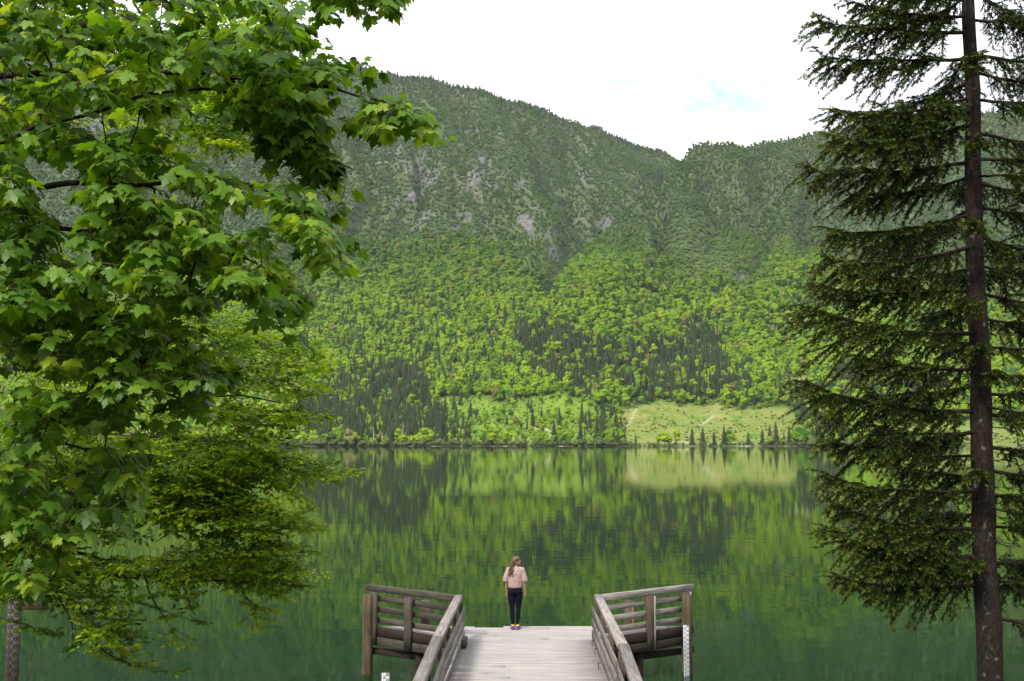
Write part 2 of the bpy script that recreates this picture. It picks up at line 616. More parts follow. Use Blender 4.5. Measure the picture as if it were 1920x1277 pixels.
def rock_mask(px, py, x, y):
    n = fbm(x / 15, y / 34, 61, 4, 0.6)
    big = fbm(px / 60.0, py / 38.0, 71, 3)
    regA = sstep(560, 700, px) * (1 - sstep(1090, 1220, px)) * sstep(175, 240, py) * (1 - sstep(430, 520, py))
    regC = np.exp(-((px - 985) / 50) ** 2 - ((py - 395) / 85) ** 2)
    regD = np.exp(-((px - 1470) / 50) ** 2 - ((py - 615) / 24) ** 2)
    regE = np.exp(-((px - 1195) / 14) ** 2 - ((py - 385) / 40) ** 2) + np.exp(-((px - 1390) / 40) ** 2 - ((py - 520) / 12) ** 2)
    regF = np.exp(-((px - 1580) / 60) ** 2 - ((py - 380) / 60) ** 2) * 0.6 + np.exp(-((px - 150) / 160) ** 2 - ((py - 190) / 90) ** 2)
    regG = np.exp(-((px - 1040) / 28) ** 2 - ((py - 480) / 32) ** 2)
    regH = np.exp(-((px - 780) / 40) ** 2 - ((py - 372) / 26) ** 2) + np.exp(-((px - 890) / 50) ** 2 - ((py - 248) / 9) ** 2)
    ex = np.interp(py, [290, 330, 371, 436, 500, 545], [1288, 1250, 1200, 1130, 1080, 1040])     # the ravine beside the right-hand spur
    regR = sstep(-46, -26, px - ex) * (1 - sstep(-6, 4, px - ex)) * sstep(300, 345, py) * (1 - sstep(525, 550, py))
    w = np.maximum.reduce([regR * (0.1 + 0.9 * fbm(px / 30, py / 30, 77, 2)), regA * 0.63, regC * 1.0, regD * 0.66, regE, regF * 0.9, regG * 0.95, regH])
    return np.clip(w * (0.55 * n + 0.75 * big) * 1.75 - 0.66, 0, 1) * 1.9


def build_hills():
    tc = np.concatenate([np.linspace(-2.0, -0.62, 40)[:-1], np.linspace(-0.62, 0.62, 660), np.linspace(0.62, 2.0, 40)[1:]])
    yc = np.concatenate([np.arange(1060, 1300, 3.2), np.arange(1300, 3060, 6.8), np.linspace(3060, 4200, 22)])
    T, Y = np.meshgrid(tc, yc)
    Z = terrain(T, Y)
    X = T * Y
    V = np.stack([X, Y, Z], -1).reshape(-1, 3)
    nc, nr = len(tc), len(yc)
    i = np.arange(nr - 1)[:, None] * nc + np.arange(nc - 1)[None, :]
    F = np.stack([i, i + 1, i + nc + 1, i + nc], -1).reshape(-1, 4)
    px, py = project(V)
    rock = np.clip(rock_mask(px, py, V[:, 0], V[:, 1]), 0, 1)
    mead = (ragged(px, py, MEADOW) | ragged(px, py, CLEARING, 5) | ragged(px, py, MEADOW_R)).astype(float)
    scr = ragged(px, py, SCRUB, 16).astype(float)
    path = np.zeros(len(V))
    for a, b in (((1196, 762), (1186, 782)), ((1186, 782), (1176, 800)), ((1338, 779), (1322, 792)), ((1322, 792), (1306, 800)), ((990, 803), (1030, 806)), ((1030, 806), (1036, 826)), ((1245, 829), (1290, 830))):
        a, b = np.array(a, float), np.array(b, float)
        q = np.stack([px, py], -1) - a
        u = np.clip((q @ (b - a)) / np.dot(b - a, b - a), 0, 1)
        path = np.maximum(path, np.exp(-(np.linalg.norm(q - u[:, None] * (b - a), axis=1) / 1.7) ** 2))
    path *= V[:, 1] < 1420
    me = np_mesh('hills', V, [F], {'path': path, 'rock': rock, 'meadow': mead, 'scrub': scr}, smooth=True)
    m = Mat('hill_ground')
    co = m.coord('Object')
    n1 = m.noise(co, 0.05, 6, 0.65)
    n2 = m.noise(co, 0.3, 5, 0.7)
    wood = m.ramp(n2, [(0.3, (0.035, 0.07, 0.012)), (0.7, (0.08, 0.13, 0.02))])
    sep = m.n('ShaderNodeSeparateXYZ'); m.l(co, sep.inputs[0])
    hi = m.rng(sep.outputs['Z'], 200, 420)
    upper = m.ramp(n2, [(0.3, (0.0336, 0.0528, 0.0200)), (0.72, (0.0800, 0.0944, 0.0448))])  # high ground colour, cloud shade on the upper slope included
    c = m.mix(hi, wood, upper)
    grass = m.ramp(m.noise(m.mapping(co, (0.6, 1, 1)), 0.16, 8, 0.78), [(0.34, (0.0360, 0.0720, 0.0086)), (0.44, (0.0864, 0.1224, 0.0202)), (0.54, (0.1296, 0.1512, 0.0324)), (0.66, (0.1656, 0.1512, 0.0648))])
    scrub = m.ramp(n1, [(0.3, (0.0595, 0.1190, 0.0102)), (0.6, (0.1105, 0.1700, 0.0170)), (0.75, (0.1700, 0.1445, 0.0680))])
    c = m.mix(m.attr('scrub'), c, scrub)
    dry = m.rng(m.noise(co, 0.022, 4, 0.6), 0.48, 0.68, 0, 0.5)
    grass = m.mix(dry, grass, (0.19, 0.175, 0.06))
    grass = m.mix(m.rng(m.noise(co, 0.035, 4, 0.65), 0.52, 0.62, 0, 0.8), grass, (0.055, 0.125, 0.014))
    c = m.mix(m.attr('meadow'), c, grass)
    c = m.mix(m.math('MULTIPLY', m.attr('path'), 0.7), c, (0.27, 0.25, 0.17))
    rk = m.ramp(m.noise(m.mapping(co, (1, 1, 0.35)), 0.10, 7, 0.75, 0.6), [(0.36, (0.0187, 0.0240, 0.0337)), (0.46, (0.0636, 0.0674, 0.0674)), (0.58, (0.1236, 0.1243, 0.1161)), (0.72, (0.1947, 0.1872, 0.1685))])
    n3 = m.noise(m.mapping(co, (1, 1, 0.5)), 0.13, 6, 0.75)
    rf = m.math('MULTIPLY_ADD', m.attr('rock'), 1.0, m.math('MULTIPLY_ADD', n3, 2.4, -1.42))
    c = m.mix(m.rng(rf, 0.12, 0.42), c, rk)
    # pebble strand at the water's edge
    c = m.mix(m.rng(sep.outputs['Z'], 0.35, 0.7, 1, 0), c, m.ramp(m.noise(co, 0.045, 5, 0.7), [(0.42, (0.025, 0.03, 0.02)), (0.56, (0.06, 0.06, 0.045)), (0.64, (0.24, 0.225, 0.19))]))
    me.materials.append(m.end(m.principled(c, 0.95, m.bump(n2, 0.6, 2.0), 0.1)))
    o = link('hills', me)
    tag(o, 'forested mountainside with grey rock faces rising behind the lake', 'hills', kind='structure')
    return o


build_hills()


# ---- far trees: a few meshes each, instanced
def ico(sub):
    bm = bmesh.new()
    bmesh.ops.create_icosphere(bm, subdivisions=sub, radius=1.0)
    V = np.array([v.co[:] for v in bm.verts]); F = np.array([[v.index for v in f.verts] for f in bm.faces])
    bm.free()
    return V, F


ICO1, ICO2 = ico(2), ico(3)


def clump_cards(P, Nn, size, r):
    """small bent leaf-clump faces around points"""
    n = len(P)
    tv = np.array([[-0.5, -0.45, 0], [0.5, -0.35, 0.1], [0.42, 0.5, -0.05], [-0.38, 0.42, 0.12]])
    tf = np.array([[0, 1, 2, 3]])
    Z = norm(Nn + r.normal(0, 0.55, (n, 3)))
    X = norm(np.cross(Z, r.normal(0, 1, (n, 3))))
    Y = np.cross(Z, X)
    return stamp(tv, tf, P, X, Y, Z, size * r.uniform(0.6, 1.3, n))


def broadleaf_mesh(name, seed, mats, h=15.0, wid=9.0, cards=260, bush=False):
    r = np.random.default_rng(seed)
    V, F3, F4 = [], [], []
    nv = 0
    cz = h * (0.5 if bush else 0.6)
    ch = h * (0.5 if bush else 0.42)
    blobs = []
    nb = r.integers(9, 13)
    for k in range(nb):
        a = r.uniform(0, 2 * math.pi); u = r.uniform(-0.75, 0.9)
        rad = math.sqrt(max(0.05, 1 - u * u)) * r.uniform(0.35, 0.75)
        c = np.array([math.cos(a) * rad * wid * 0.5, math.sin(a) * rad * wid * 0.5, cz + u * ch * 0.75])
        blobs.append((c, wid * r.uniform(0.17, 0.27)))
    blobs.append((np.array([0, 0, cz]), wid * 0.33))
    CP, CN = [], []
    for c, rad in blobs:
        B = ICO1[0].copy()
        d = 1 + 0.5 * (r.random(len(B)) - 0.5)
        B = B * d[:, None] * np.array([1, 1, 0.85]) * rad + c
        V.append(B); F3.append(ICO1[1] + nv); nv += len(B)
        q = norm(r.normal(0, 1, (int(cards / len(blobs)), 3)))
        q[:, 2] = np.abs(q[:, 2]) * np.where(r.random(len(q)) < 0.75, 1, -1)
        CP.append(c + q * rad * r.uniform(0.9, 1.25, (len(q), 1))); CN.append(q)
    v, f = clump_cards(np.concatenate(CP), np.concatenate(CN), wid * 0.13, r)
    V.append(v); F4.append(f + nv); nv += len(v)
    if not bush:
        tv, tf = tubes(np.array([[0, 0, -1.5]]), np.array([[0, 0, cz]]), np.array([0.28]), np.array([0.15]), 6)
        V.append(tv); F4.append(tf + nv); nv += len(tv)
        nt = len(tf)
    else:
        nt = 0
    n3 = sum(len(f) for f in F3); n4 = sum(len(f) for f in F4)
    mi = np.zeros(n3 + n4, int)
    if nt: mi[-nt:] = 1
    return np_mesh(name, np.concatenate(V), [np.concatenate(F3), np.concatenate(F4)], mats=mats, mat_idx=mi)


def conifer_mesh(name, seed, mats, h=19.0, wid=5.0):
    r = np.random.default_rng(seed)
    V, F = [], []
    nv = 0
    tiers = 11
    for k in range(tiers):
        s = k / (tiers - 1)
        z0 = h * (0.10 + 0.82 * s)
        rad = wid * 0.5 * (1 - s) ** 0.8 + 0.35
        n = 13
        a = np.arange(n) * 2 * math.pi / n + r.uniform(0, 6)
        rr = rad * np.where(np.arange(n) % 2 == 0, 1.0, 0.52) * r.uniform(0.7, 1.15, n)
        zz = z0 - rad * 0.55 * np.where(np.arange(n) % 2 == 0, 1.0, 0.4) * r.uniform(0.7, 1.3, n)
        ring = np.stack([np.cos(a) * rr, np.sin(a) * rr, zz], -1)
        top = np.array([[0, 0, z0 + h * 0.11]])
        V.append(np.vstack([ring, top]))
        i = np.arange(n)
        F.append(np.stack([i + nv, (i + 1) % n + nv, np.full(n, nv + n)], -1)); nv += n + 1
    nleaf = sum(len(f) for f in F)
    tv, tf = tubes(np.array([[0, 0, -1.5]]), np.array([[0, 0, h * 0.9]]), np.array([0.25]), np.array([0.04]), 5)
    V.append(tv)
    mi = np.concatenate([np.zeros(nleaf, int), np.ones(len(tf), int)])
    return np_mesh(name, np.concatenate(V), [np.concatenate(F), tf + nv], mats=mats, mat_idx=mi)


def mat_far(name, lo, hi, upper_lo, upper_hi, rough=0.85, odd=None):
    """crown colour: each tree its own, fresher low on the slope, greyer and barer high up, with cloud shade put into the upper colours"""
    m = Mat(name)
    oi = m.n('ShaderNodeObjectInfo')
    rnd = oi.outputs['Random']
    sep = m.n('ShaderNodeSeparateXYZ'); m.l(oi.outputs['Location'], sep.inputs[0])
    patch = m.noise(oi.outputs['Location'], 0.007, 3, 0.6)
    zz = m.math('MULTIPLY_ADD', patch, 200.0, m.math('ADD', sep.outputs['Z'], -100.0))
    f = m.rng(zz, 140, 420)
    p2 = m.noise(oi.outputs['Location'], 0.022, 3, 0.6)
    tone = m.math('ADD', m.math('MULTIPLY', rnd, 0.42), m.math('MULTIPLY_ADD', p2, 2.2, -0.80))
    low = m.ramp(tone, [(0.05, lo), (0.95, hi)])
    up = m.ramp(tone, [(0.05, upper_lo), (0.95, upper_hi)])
    c = m.mix(f, low, up)  # height blend: real change of growth plus cloud shade painted into the upper tones
    if odd:
        c = m.mix(m.math('GREATER_THAN', rnd, 0.965), c, odd)
        c = m.mix(m.math('LESS_THAN', rnd, 0.16), c, (0.065, 0.150, 0.018))
    nz = m.noise(m.coord('Object'), 0.5, 4, 0.65)
    c = m.mix(0.8, c, m.ramp(nz, [(0.3, 0.75), (0.7, 1.15)]), 'MULTIPLY')
    d = m.principled(c, rough, spec=0.15)
    tr = m.n('ShaderNodeBsdfTranslucent'); m.l(c, tr.inputs['Color'])
    mx = m.n('ShaderNodeMixShader'); mx.inputs[0].default_value = 0.42
    m.l(d, mx.inputs[1]); m.l(tr.outputs[0], mx.inputs[2])
    return m.end(mx.outputs[0])


M['far_trunk'] = mat_simple('far_trunk', (0.09, 0.08, 0.07))
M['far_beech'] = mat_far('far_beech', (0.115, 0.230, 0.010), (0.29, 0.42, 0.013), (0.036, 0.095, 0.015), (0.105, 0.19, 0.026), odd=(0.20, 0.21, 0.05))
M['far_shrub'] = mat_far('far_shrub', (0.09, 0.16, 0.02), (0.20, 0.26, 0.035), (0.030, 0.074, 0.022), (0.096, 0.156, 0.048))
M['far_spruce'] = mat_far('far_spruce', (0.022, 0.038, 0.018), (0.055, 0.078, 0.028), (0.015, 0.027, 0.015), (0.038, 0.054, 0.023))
M['far_rust'] = mat_simple('rusty_leaf', (0.15, 0.15, 0.03))
M['far_willow'] = mat_far('far_willow', (0.085, 0.13, 0.035), (0.15, 0.19, 0.06), (0.1, 0.14, 0.04), (0.1, 0.14, 0.04))

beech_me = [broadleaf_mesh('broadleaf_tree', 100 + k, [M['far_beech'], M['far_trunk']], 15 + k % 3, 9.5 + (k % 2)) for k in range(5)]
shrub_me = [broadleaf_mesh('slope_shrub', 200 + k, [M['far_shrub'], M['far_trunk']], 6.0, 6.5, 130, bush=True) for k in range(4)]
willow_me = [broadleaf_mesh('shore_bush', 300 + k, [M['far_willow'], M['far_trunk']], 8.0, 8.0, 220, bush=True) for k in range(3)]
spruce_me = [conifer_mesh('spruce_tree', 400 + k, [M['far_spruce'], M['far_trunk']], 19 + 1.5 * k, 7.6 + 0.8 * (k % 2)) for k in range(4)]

SPRUCE_BEDS = [
    ([(560, 835), (575, 760), (600, 730), (640, 715), (680, 700), (760, 690), (790, 680), (800, 720), (810, 760), (830, 790), (845, 830)], 0.93),
    ([(600, 735), (620, 690), (660, 668), (740, 640), (830, 630), (870, 690), (800, 700), (690, 705)], 0.3),
    ([(965, 640), (985, 612), (1040, 600), (1100, 640), (1180, 655), (1230, 640), (1260, 645), (1290, 605), (1340, 600), (1375, 625), (1350, 660), (1372, 690), (1400, 738),
      (1340, 752), (1250, 745), (1215, 760), (1170, 745), (1150, 700), (1090, 735), (1040, 718), (990, 690)], 0.86),
    ([(1370, 690), (1420, 690), (1420, 760), (1390, 760)], 0.5),
    ([(1470, 720), (1530, 735), (1560, 790), (1620, 838), (1530, 838), (1512, 800), (1490, 770)], 0.6),
    ([(1560, 690), (1700, 700), (1800, 720), (1800, 755), (1560, 760)], 0.6),
    ([(560, 700), (620, 600), (760, 560), (960, 590), (1000, 560), (1060, 600), (960, 720), (880, 740)], 0.15),
    ([(1085, 838), (1090, 790), (1120, 760), (1160, 775), (1165, 838)], 0.45),
    ([(960, 640), (1000, 700), (990, 730), (870, 735), (850, 650)], 0.14),
    ([(840, 836), (850, 800), (880, 800), (880, 836)], 0.35),
]


def gully(x, y, z, t):
    zB, YB = profile(t, y, *RB)
    zA, YA = profile(t, y, *RA)
    gx = x + 150 * (fbm(x / 260, y / 300, 31, 4) - 0.5) + 0.25 * (y - 1800) * np.where(zB > zA, -0.8, 0.5)
    return (np.abs(fbm(gx / 95, y / 700, 41, 3) - 0.5) * 2 < 0.085) & (z > 150)


def scatter():
    out = {'beech': [], 'shrub': [], 'spruce': []}

    def grid(y0, y1, sp, tmax):
        n = int((y1 - y0) / sp)
        P = []
        for k in range(n):
            y = y0 + (k + 0.5) * sp
            m = int(2 * tmax * y / sp)
            x = (np.arange(m) - m / 2) * sp + rng.uniform(-0.5, 0.5, m) * sp
            yy = y + rng.uniform(-0.5, 0.5, m) * sp
            P.append(np.stack([x, yy], -1))
        P = np.concatenate(P)
        return P

    # ---- woods on the lower slope
    for (y0, y1, sp) in ((1085, 1500, 5.0), (1500, 1900, 5.6), (1900, 3040, 8.0)):
        P = grid(y0, y1, sp, 0.58)
        t = P[:, 0] / P[:, 1]
        z = terrain(t, P[:, 1])
        keep = z > 0.6
        P, z, t = P[keep], z[keep], t[keep]
        P3 = np.column_stack([P, z])
        px, py = project(P3)
        u = rng.random(len(P))
        rock = rock_mask(px, py, P[:, 0], P[:, 1])
        pc = np.zeros(len(P))
        for poly, pr in SPRUCE_BEDS:
            pc = np.maximum(pc, (0.5 * ragged(px, py, poly, 10) + 0.3 * ragged(px, py, poly, 34) + 0.2 * ragged(px + 9, py - 7, poly, 44)) * pr)
        wob = fbm(px / 22, py / 22, 81, 3)
        pc = np.where((pc > 0.4) & (wob < 0.40), 0.32, pc)
        pc = np.maximum(pc, 0.04 * (py > 540))
        YrA = np.interp(t, RA[0], RA[2]); YrB = np.interp(t, RB[0], RB[2])
        isB = (t > RB[0][4])
        top = np.where(isB, YrB, YrA) - P[:, 1]
        pc = np.maximum(pc, np.where(~isB, 0.62 * sstep(140, 40, top) * (top > -40), 0.16 * (np.abs(top) < 30)))
        pc = np.maximum(pc, (np.abs(px - 1215) < 26) * (np.abs(py - 345 + (px - 1215) * 0.5) < 14) * 0.7)
        mead = ragged(px, py, MEADOW) | ragged(px, py, CLEARING, 5) | ragged(px, py, MEADOW_R)
        scr = ragged(px, py, SCRUB, 16)
        spru = (u < pc) & ~mead & ~(scr & (u > pc * 0.25))
        # broadleaf woods end in an uneven line, shrubs and bare rock above
        line = np.interp(px, [0, 480, 620, 760, 900, 1000, 1060, 1110, 1200, 1300, 1420, 1470, 1530, 1700, 1920],
                         [470, 480, 470, 440, 470, 500, 520, 470, 490, 520, 545, 490, 500, 560, 560])
        line = line + 70 * (fbm(px / 45, py / 45, 91, 3) - 0.5)
        wood = (py > line) | (top < 90) | gully(P[:, 0], P[:, 1], z, t) | ((px - np.interp(py, [290, 330, 371, 436, 500, 545], [1288, 1250, 1200, 1130, 1080, 1040]) > -3) & (px - np.interp(py, [290, 330, 371, 436, 500, 545], [1288, 1250, 1200, 1130, 1080, 1040]) < 26) & (py > 290) & (py < 545)) | (fbm(P[:, 0] / 60 + P[:, 1] / 140, P[:, 1] / 260, 95, 3) > np.where(px > np.interp(py, [290, 330, 371, 436, 500, 545], [1288, 1250, 1200, 1130, 1080, 1040]), 0.45, 0.60))
        be = ~spru & wood & ~mead & ~scr & (rng.random(len(P)) > np.clip(rock * 1.4, 0, 0.97))
        sh = ~spru & ~wood & ~mead & ~scr & (rng.random(len(P)) > np.clip(rock * 0.8, 0, 0.72))
        shm = (mead & (rng.random(len(P)) < np.where(fbm(px / 25, py / 9, 231, 3) > 0.52, 0.42, 0.10))) | (scr & ~spru & (rng.random(len(P)) < 0.55))
        fringe = ~mead & ~spru & (ragged(px, py, [(1135, 838), (1120, 790), (1150, 745), (1260, 738), (1400, 748), (1500, 752), (1545, 800), (1545, 838)], 22) | ragged(px, py, [(1435, 736), (1460, 700), (1540, 692), (1540, 735)], 8)) & (rng.random(len(P)) < 0.8)
        be &= ~(fringe & (rng.random(len(P)) < 0.7))
        out['shrub'].append(np.column_stack([P3[fringe], rng.uniform(0.4, 1.0, fringe.sum())]))
        bem = scr & ~spru & ~shm & (rng.random(len(P)) < 0.16)
        out['spruce'].append(np.column_stack([P3[spru], rng.uniform(0.45, 1.2, spru.sum()) * np.where(py[spru] < 420, 0.62, 1.0)]))
        out['beech'].append(np.column_stack([P3[be], (0.50 + 0.52 * rng.random(be.sum()) ** 1.6) * np.where(wood[be] & (py[be] > line[be]), 1.0, 0.62)]))
        out['beech'].append(np.column_stack([P3[bem], rng.uniform(0.4, 0.7, bem.sum())]))
        out['shrub'].append(np.column_stack([P3[sh], rng.uniform(0.7, 1.35, sh.sum())]))
        out['shrub'].append(np.column_stack([P3[shm], rng.uniform(0.16, 0.62, shm.sum()) ** 1.15]))
        if y0 > 1600:
            # undergrowth between them on the open upper slope
            Q = grid(y0, y1, 6.4, 0.58)
            tq = Q[:, 0] / Q[:, 1]
            zq = terrain(tq, Q[:, 1])
            Q3 = np.column_stack([Q, zq])
            qx, qy = project(Q3)
            rq = rock_mask(qx, qy, Q[:, 0], Q[:, 1])
            k = rng.random(len(Q)) > np.clip(0.22 + rq * 0.7, 0, 0.8)
            out['shrub'].append(np.column_stack([Q3[k], rng.uniform(0.5, 1.0, k.sum())]))
    return {k: np.concatenate(v) for k, v in out.items()}


TREES = scatter()


def slope_normal(x, y):
    e = 9.0
    z = lambda a, b: terrain(a / b, b)
    dx = (z(x + e, y) - z(x - e, y)) / (2 * e)
    dy = (z(x, y + e) - z(x, y - e)) / (2 * e)
    return norm(np.stack([-dx, -dy, np.ones_like(dx)], -1))


def stuff_instances(name, pts, meshes, label, cat, lean=0.0, flat=1.0):
    coll = bpy.data.collections.new(name + '_kinds')
    for me in meshes:
        coll.objects.link(bpy.data.objects.new(me.name, me))
    n = len(pts)
    me = bpy.data.meshes.new(name)
    me.vertices.add(n)
    me.vertices.foreach_set('co', pts[:, :3].astype(np.float32).ravel())
    s = pts[:, 3]
    sv = np.stack([s * rng.uniform(0.85, 1.2, n), s * rng.uniform(0.85, 1.2, n), s * flat * rng.uniform(0.88, 1.15, n)], -1)
    # crowns grow out from the slope: tilt the upright axis towards the ground normal
    q = slope_normal(pts[:, 0], pts[:, 1]) * lean + np.array([0, 0, 1.0]) * (1 - lean) + rng.normal(0, 0.04, (n, 3))
    q = norm(q)
    yaw = np.arctan2(q[:, 1], q[:, 0])
    rot = np.stack([np.zeros(n), np.arccos(np.clip(q[:, 2], -1, 1)), yaw], -1)
    a = me.attributes.new('scl', 'FLOAT_VECTOR', 'POINT'); a.data.foreach_set('vector', sv.astype(np.float32).ravel())
    a = me.attributes.new('turn', 'FLOAT_VECTOR', 'POINT'); a.data.foreach_set('vector', rot.astype(np.float32).ravel())
    a = me.attributes.new('pick', 'INT', 'POINT'); a.data.foreach_set('value', rng.integers(0, len(meshes), n).astype(np.int32))
    o = link(name, me)
    tag(o, label, cat, kind='stuff')
    ng = bpy.data.node_groups.new(name + '_nodes', 'GeometryNodeTree')
    ng.interface.new_socket('Geometry', in_out='INPUT', socket_type='NodeSocketGeometry')
    ng.interface.new_socket('Geometry', in_out='OUTPUT', socket_type='NodeSocketGeometry')
    N, L = ng.nodes, ng.links
    gi, go = N.new('NodeGroupInput'), N.new('NodeGroupOutput')
    ci = N.new('GeometryNodeCollectionInfo')
    ci.inputs['Collection'].default_value = coll
    ci.inputs['Separate Children'].default_value = True
    ci.inputs['Reset Children'].default_value = True
    ip = N.new('GeometryNodeInstanceOnPoints')
    ip.inputs['Pick Instance'].default_value = True

    def named(t, nm):
        x = N.new('GeometryNodeInputNamedAttribute'); x.data_type = t
        x.inputs['Name'].default_value = nm
        return [s for s in x.outputs if s.enabled and s.name == 'Attribute'][0]
    L.new(gi.outputs[0], ip.inputs['Points'])
    L.new(ci.outputs[0], ip.inputs['Instance'])
    L.new(named('INT', 'pick'), ip.inputs['Instance Index'])
    L.new(named('FLOAT_VECTOR', 'turn'), ip.inputs['Rotation'])
    L.new(named('FLOAT_VECTOR', 'scl'), ip.inputs['Scale'])
    L.new(ip.outputs[0], go.inputs[0])
    mod = o.modifiers.new('scatter', 'NODES')
    mod.node_group = ng
    return o


COLUMNS = [(600, 'behind the beech spray tips'), (636, 'just left of the olive brown bush'), (676, 'behind the olive brown bush'), (730, 'behind the short bare trunks'),
           (780, 'behind the tall bare trunk'), (850, 'right of the tall bare trunk'), (960, 'left of the bushy clearing middle'), (1060, 'at the bushy clearing middle'),
           (1165, 'left of the pale meadow'), (1270, 'above the left half of the pale meadow'), (1400, 'above the middle of the pale meadow'), (1490, 'above the right end of the pale meadow'),
           (1560, 'just right of the pale meadow'), (1690, 'behind the near spruce outer boughs'), (1e9, 'close to the near spruce trunk')]


def zone(x, y):
    c = next(w for lim, w in COLUMNS if x < lim)
    return c + (' near the water' if y > 805 else ', second belt up' if y > 770 else ' high in the stand')


def individuals(pts, meshes, name, label, cat, group, count, lo=470, hi=1790):
    """the nearest ones inside the view become objects of their own; the rest is returned"""
    px, py = project(pts[:, :3])
    ok = (px > lo) & (px < hi)
    order = np.argsort(np.where(ok, pts[:, 1] / pts[:, 3], 1e9))
    pick = order[:count]
    hmax = float(np.max(pts[pick, 3]))
    for i in pick:
        x, y, z, s = pts[i]
        o = link(name, meshes[int(rng.integers(len(meshes)))], loc=(x, y, z))
        o.scale = (s * rng.uniform(0.85, 1.15), s * rng.uniform(0.85, 1.15), s * rng.uniform(0.9, 1.12))
        o.rotation_euler = (0, 0, rng.uniform(0, 6.28))
        w = zone(px[i], py[i])
        sz = 'tall ' if s > 0.86 * hmax else 'short ' if s < 0.62 * hmax else ''
        tag(o, sz + label + ' ' + w, cat, sz + group + ' ' + w)
    rest = np.ones(len(pts), bool); rest[pick] = False
    return pts[rest]


rest = individuals(TREES['spruce'], spruce_me, 'spruce_tree', 'dark spruce', 'tree', 'spruces', 300)
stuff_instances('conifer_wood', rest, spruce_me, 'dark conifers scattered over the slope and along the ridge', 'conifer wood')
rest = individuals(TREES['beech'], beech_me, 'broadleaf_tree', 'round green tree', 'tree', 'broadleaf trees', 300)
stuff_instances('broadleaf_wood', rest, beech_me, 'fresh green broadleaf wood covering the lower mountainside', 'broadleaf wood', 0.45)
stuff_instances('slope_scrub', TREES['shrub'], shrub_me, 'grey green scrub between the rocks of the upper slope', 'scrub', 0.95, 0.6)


# bushes along the water's edge and the lone spruces in front of the meadow
def ground_at(px, y):
    d = ray(px, 830)
    t = d[0]
    return np.array([t * y, y, float(terrain(np.array([t]), np.array([y]))[0])])


lone = [(1298, 34), (1318, 36), (1339, 28), (1358, 38), (1403, 26), (1430, 32), (1444, 40), (1455, 44), (1470, 26), (1480, 38), (1172, 26), (1192, 22), (1267, 13)]
LONE_LABELS = {1298: 'lone dark spruce left end of the row standing between meadow and water', 1318: 'broad dark spruce second from the left in the row below the meadow',
               1339: 'slim shorter spruce between the two tallest left ones below the meadow', 1358: 'tall dark spruce at the middle of the row below the meadow',
               1403: 'short spruce standing alone in the gap right of the middle of the meadow row', 1430: 'leftmost spruce of the tight right-hand clump below the meadow',
               1444: 'second spruce from the left in the right-hand clump below the meadow', 1455: 'tallest spruce of the right-hand clump below the meadow',
               1470: 'shortest spruce of the right-hand clump below the meadow', 1480: 'rightmost spruce of the row between the meadow and the water',
               1172: 'small spruce at the left corner of the pale meadow', 1192: 'smaller spruce just right of the meadow left corner', 1267: 'tiny spruce alone at the foot of the meadow left half'}
for px, hp in lone:
    t0 = ray(px, 830)[0]
    p = ground_at(px, float(shore_y(np.array([t0]))[0]) + random.uniform(9, 16))
    k = random.randrange(4)
    o = link('spruce_tree', spruce_me[k], loc=p)
    s = hp / 1.8 / (19 + 1.5 * k)
    o.scale = (s * 1.15, s * 1.15, s)
    o.rotation_euler = (0, 0, random.uniform(0, 6))
    tag(o, LONE_LABELS[px], 'tree', 'lone spruces at the foot of the meadow')
for k in range(240):
    px = 480 + 1320 * (k + random.random()) / 240
    t0 = ray(px, 830)[0]
    mead = 1175 < px < 1500
    if mead and random.random() < 0.45:
        continue
    p = ground_at(px, float(shore_y(np.array([t0]))[0]) + random.uniform(1.2, 9))
    o = link('shore_bush', random.choice(willow_me), loc=p)
    s = random.uniform(0.35, 0.7) * (0.7 if mead else random.uniform(1, 1.5))
    o.scale = (s, s, s * random.uniform(0.8, 1.25))
    o.rotation_euler = (0, 0, random.uniform(0, 6))
    w = ('low ' if s < 0.36 else 'tall ' if s > 0.62 else '') + 'pale green bush on the waterline ' + next(v for lim, v in COLUMNS if px < lim).replace('above', 'below').replace('behind the', 'near the')
    tag(o, w, 'bush', 'waterside bushes: ' + w)
for k in range(22):
    q = k / 21
    px, yy = 1172 - 14 * math.sin(q * 3) + random.uniform(-9, 14), 1112 + 190 * q + random.uniform(-8, 8)
    bush = random.random() < 0.5
    o = link('meadow_bush' if bush else 'broadleaf_tree', random.choice(willow_me if bush else beech_me), loc=ground_at(px, yy))
    s = random.uniform(0.4, 0.9) if bush else random.uniform(0.35, 0.6)
    o.scale = (s, s, s * random.uniform(0.85, 1.15))
    o.rotation_euler = (0, 0, random.uniform(0, 6))
    nm = ('pale bush' if bush else 'small green tree') + ' in the ragged hedge along the left edge of the pale meadow'
    tag(o, nm, 'bush' if bush else 'tree', nm)
rb = broadleaf_mesh('rusty_bush', 777, [M['far_rust'], M['far_trunk']], 18, 16, 320, bush=True)
t0 = ray(657, 830)[0]
o = link('rusty_bush', rb, loc=ground_at(657, float(shore_y(np.array([t0]))[0]) + 7))
tag(o, 'round olive brown bush at the water, before the dark spruces on the left', 'bush')
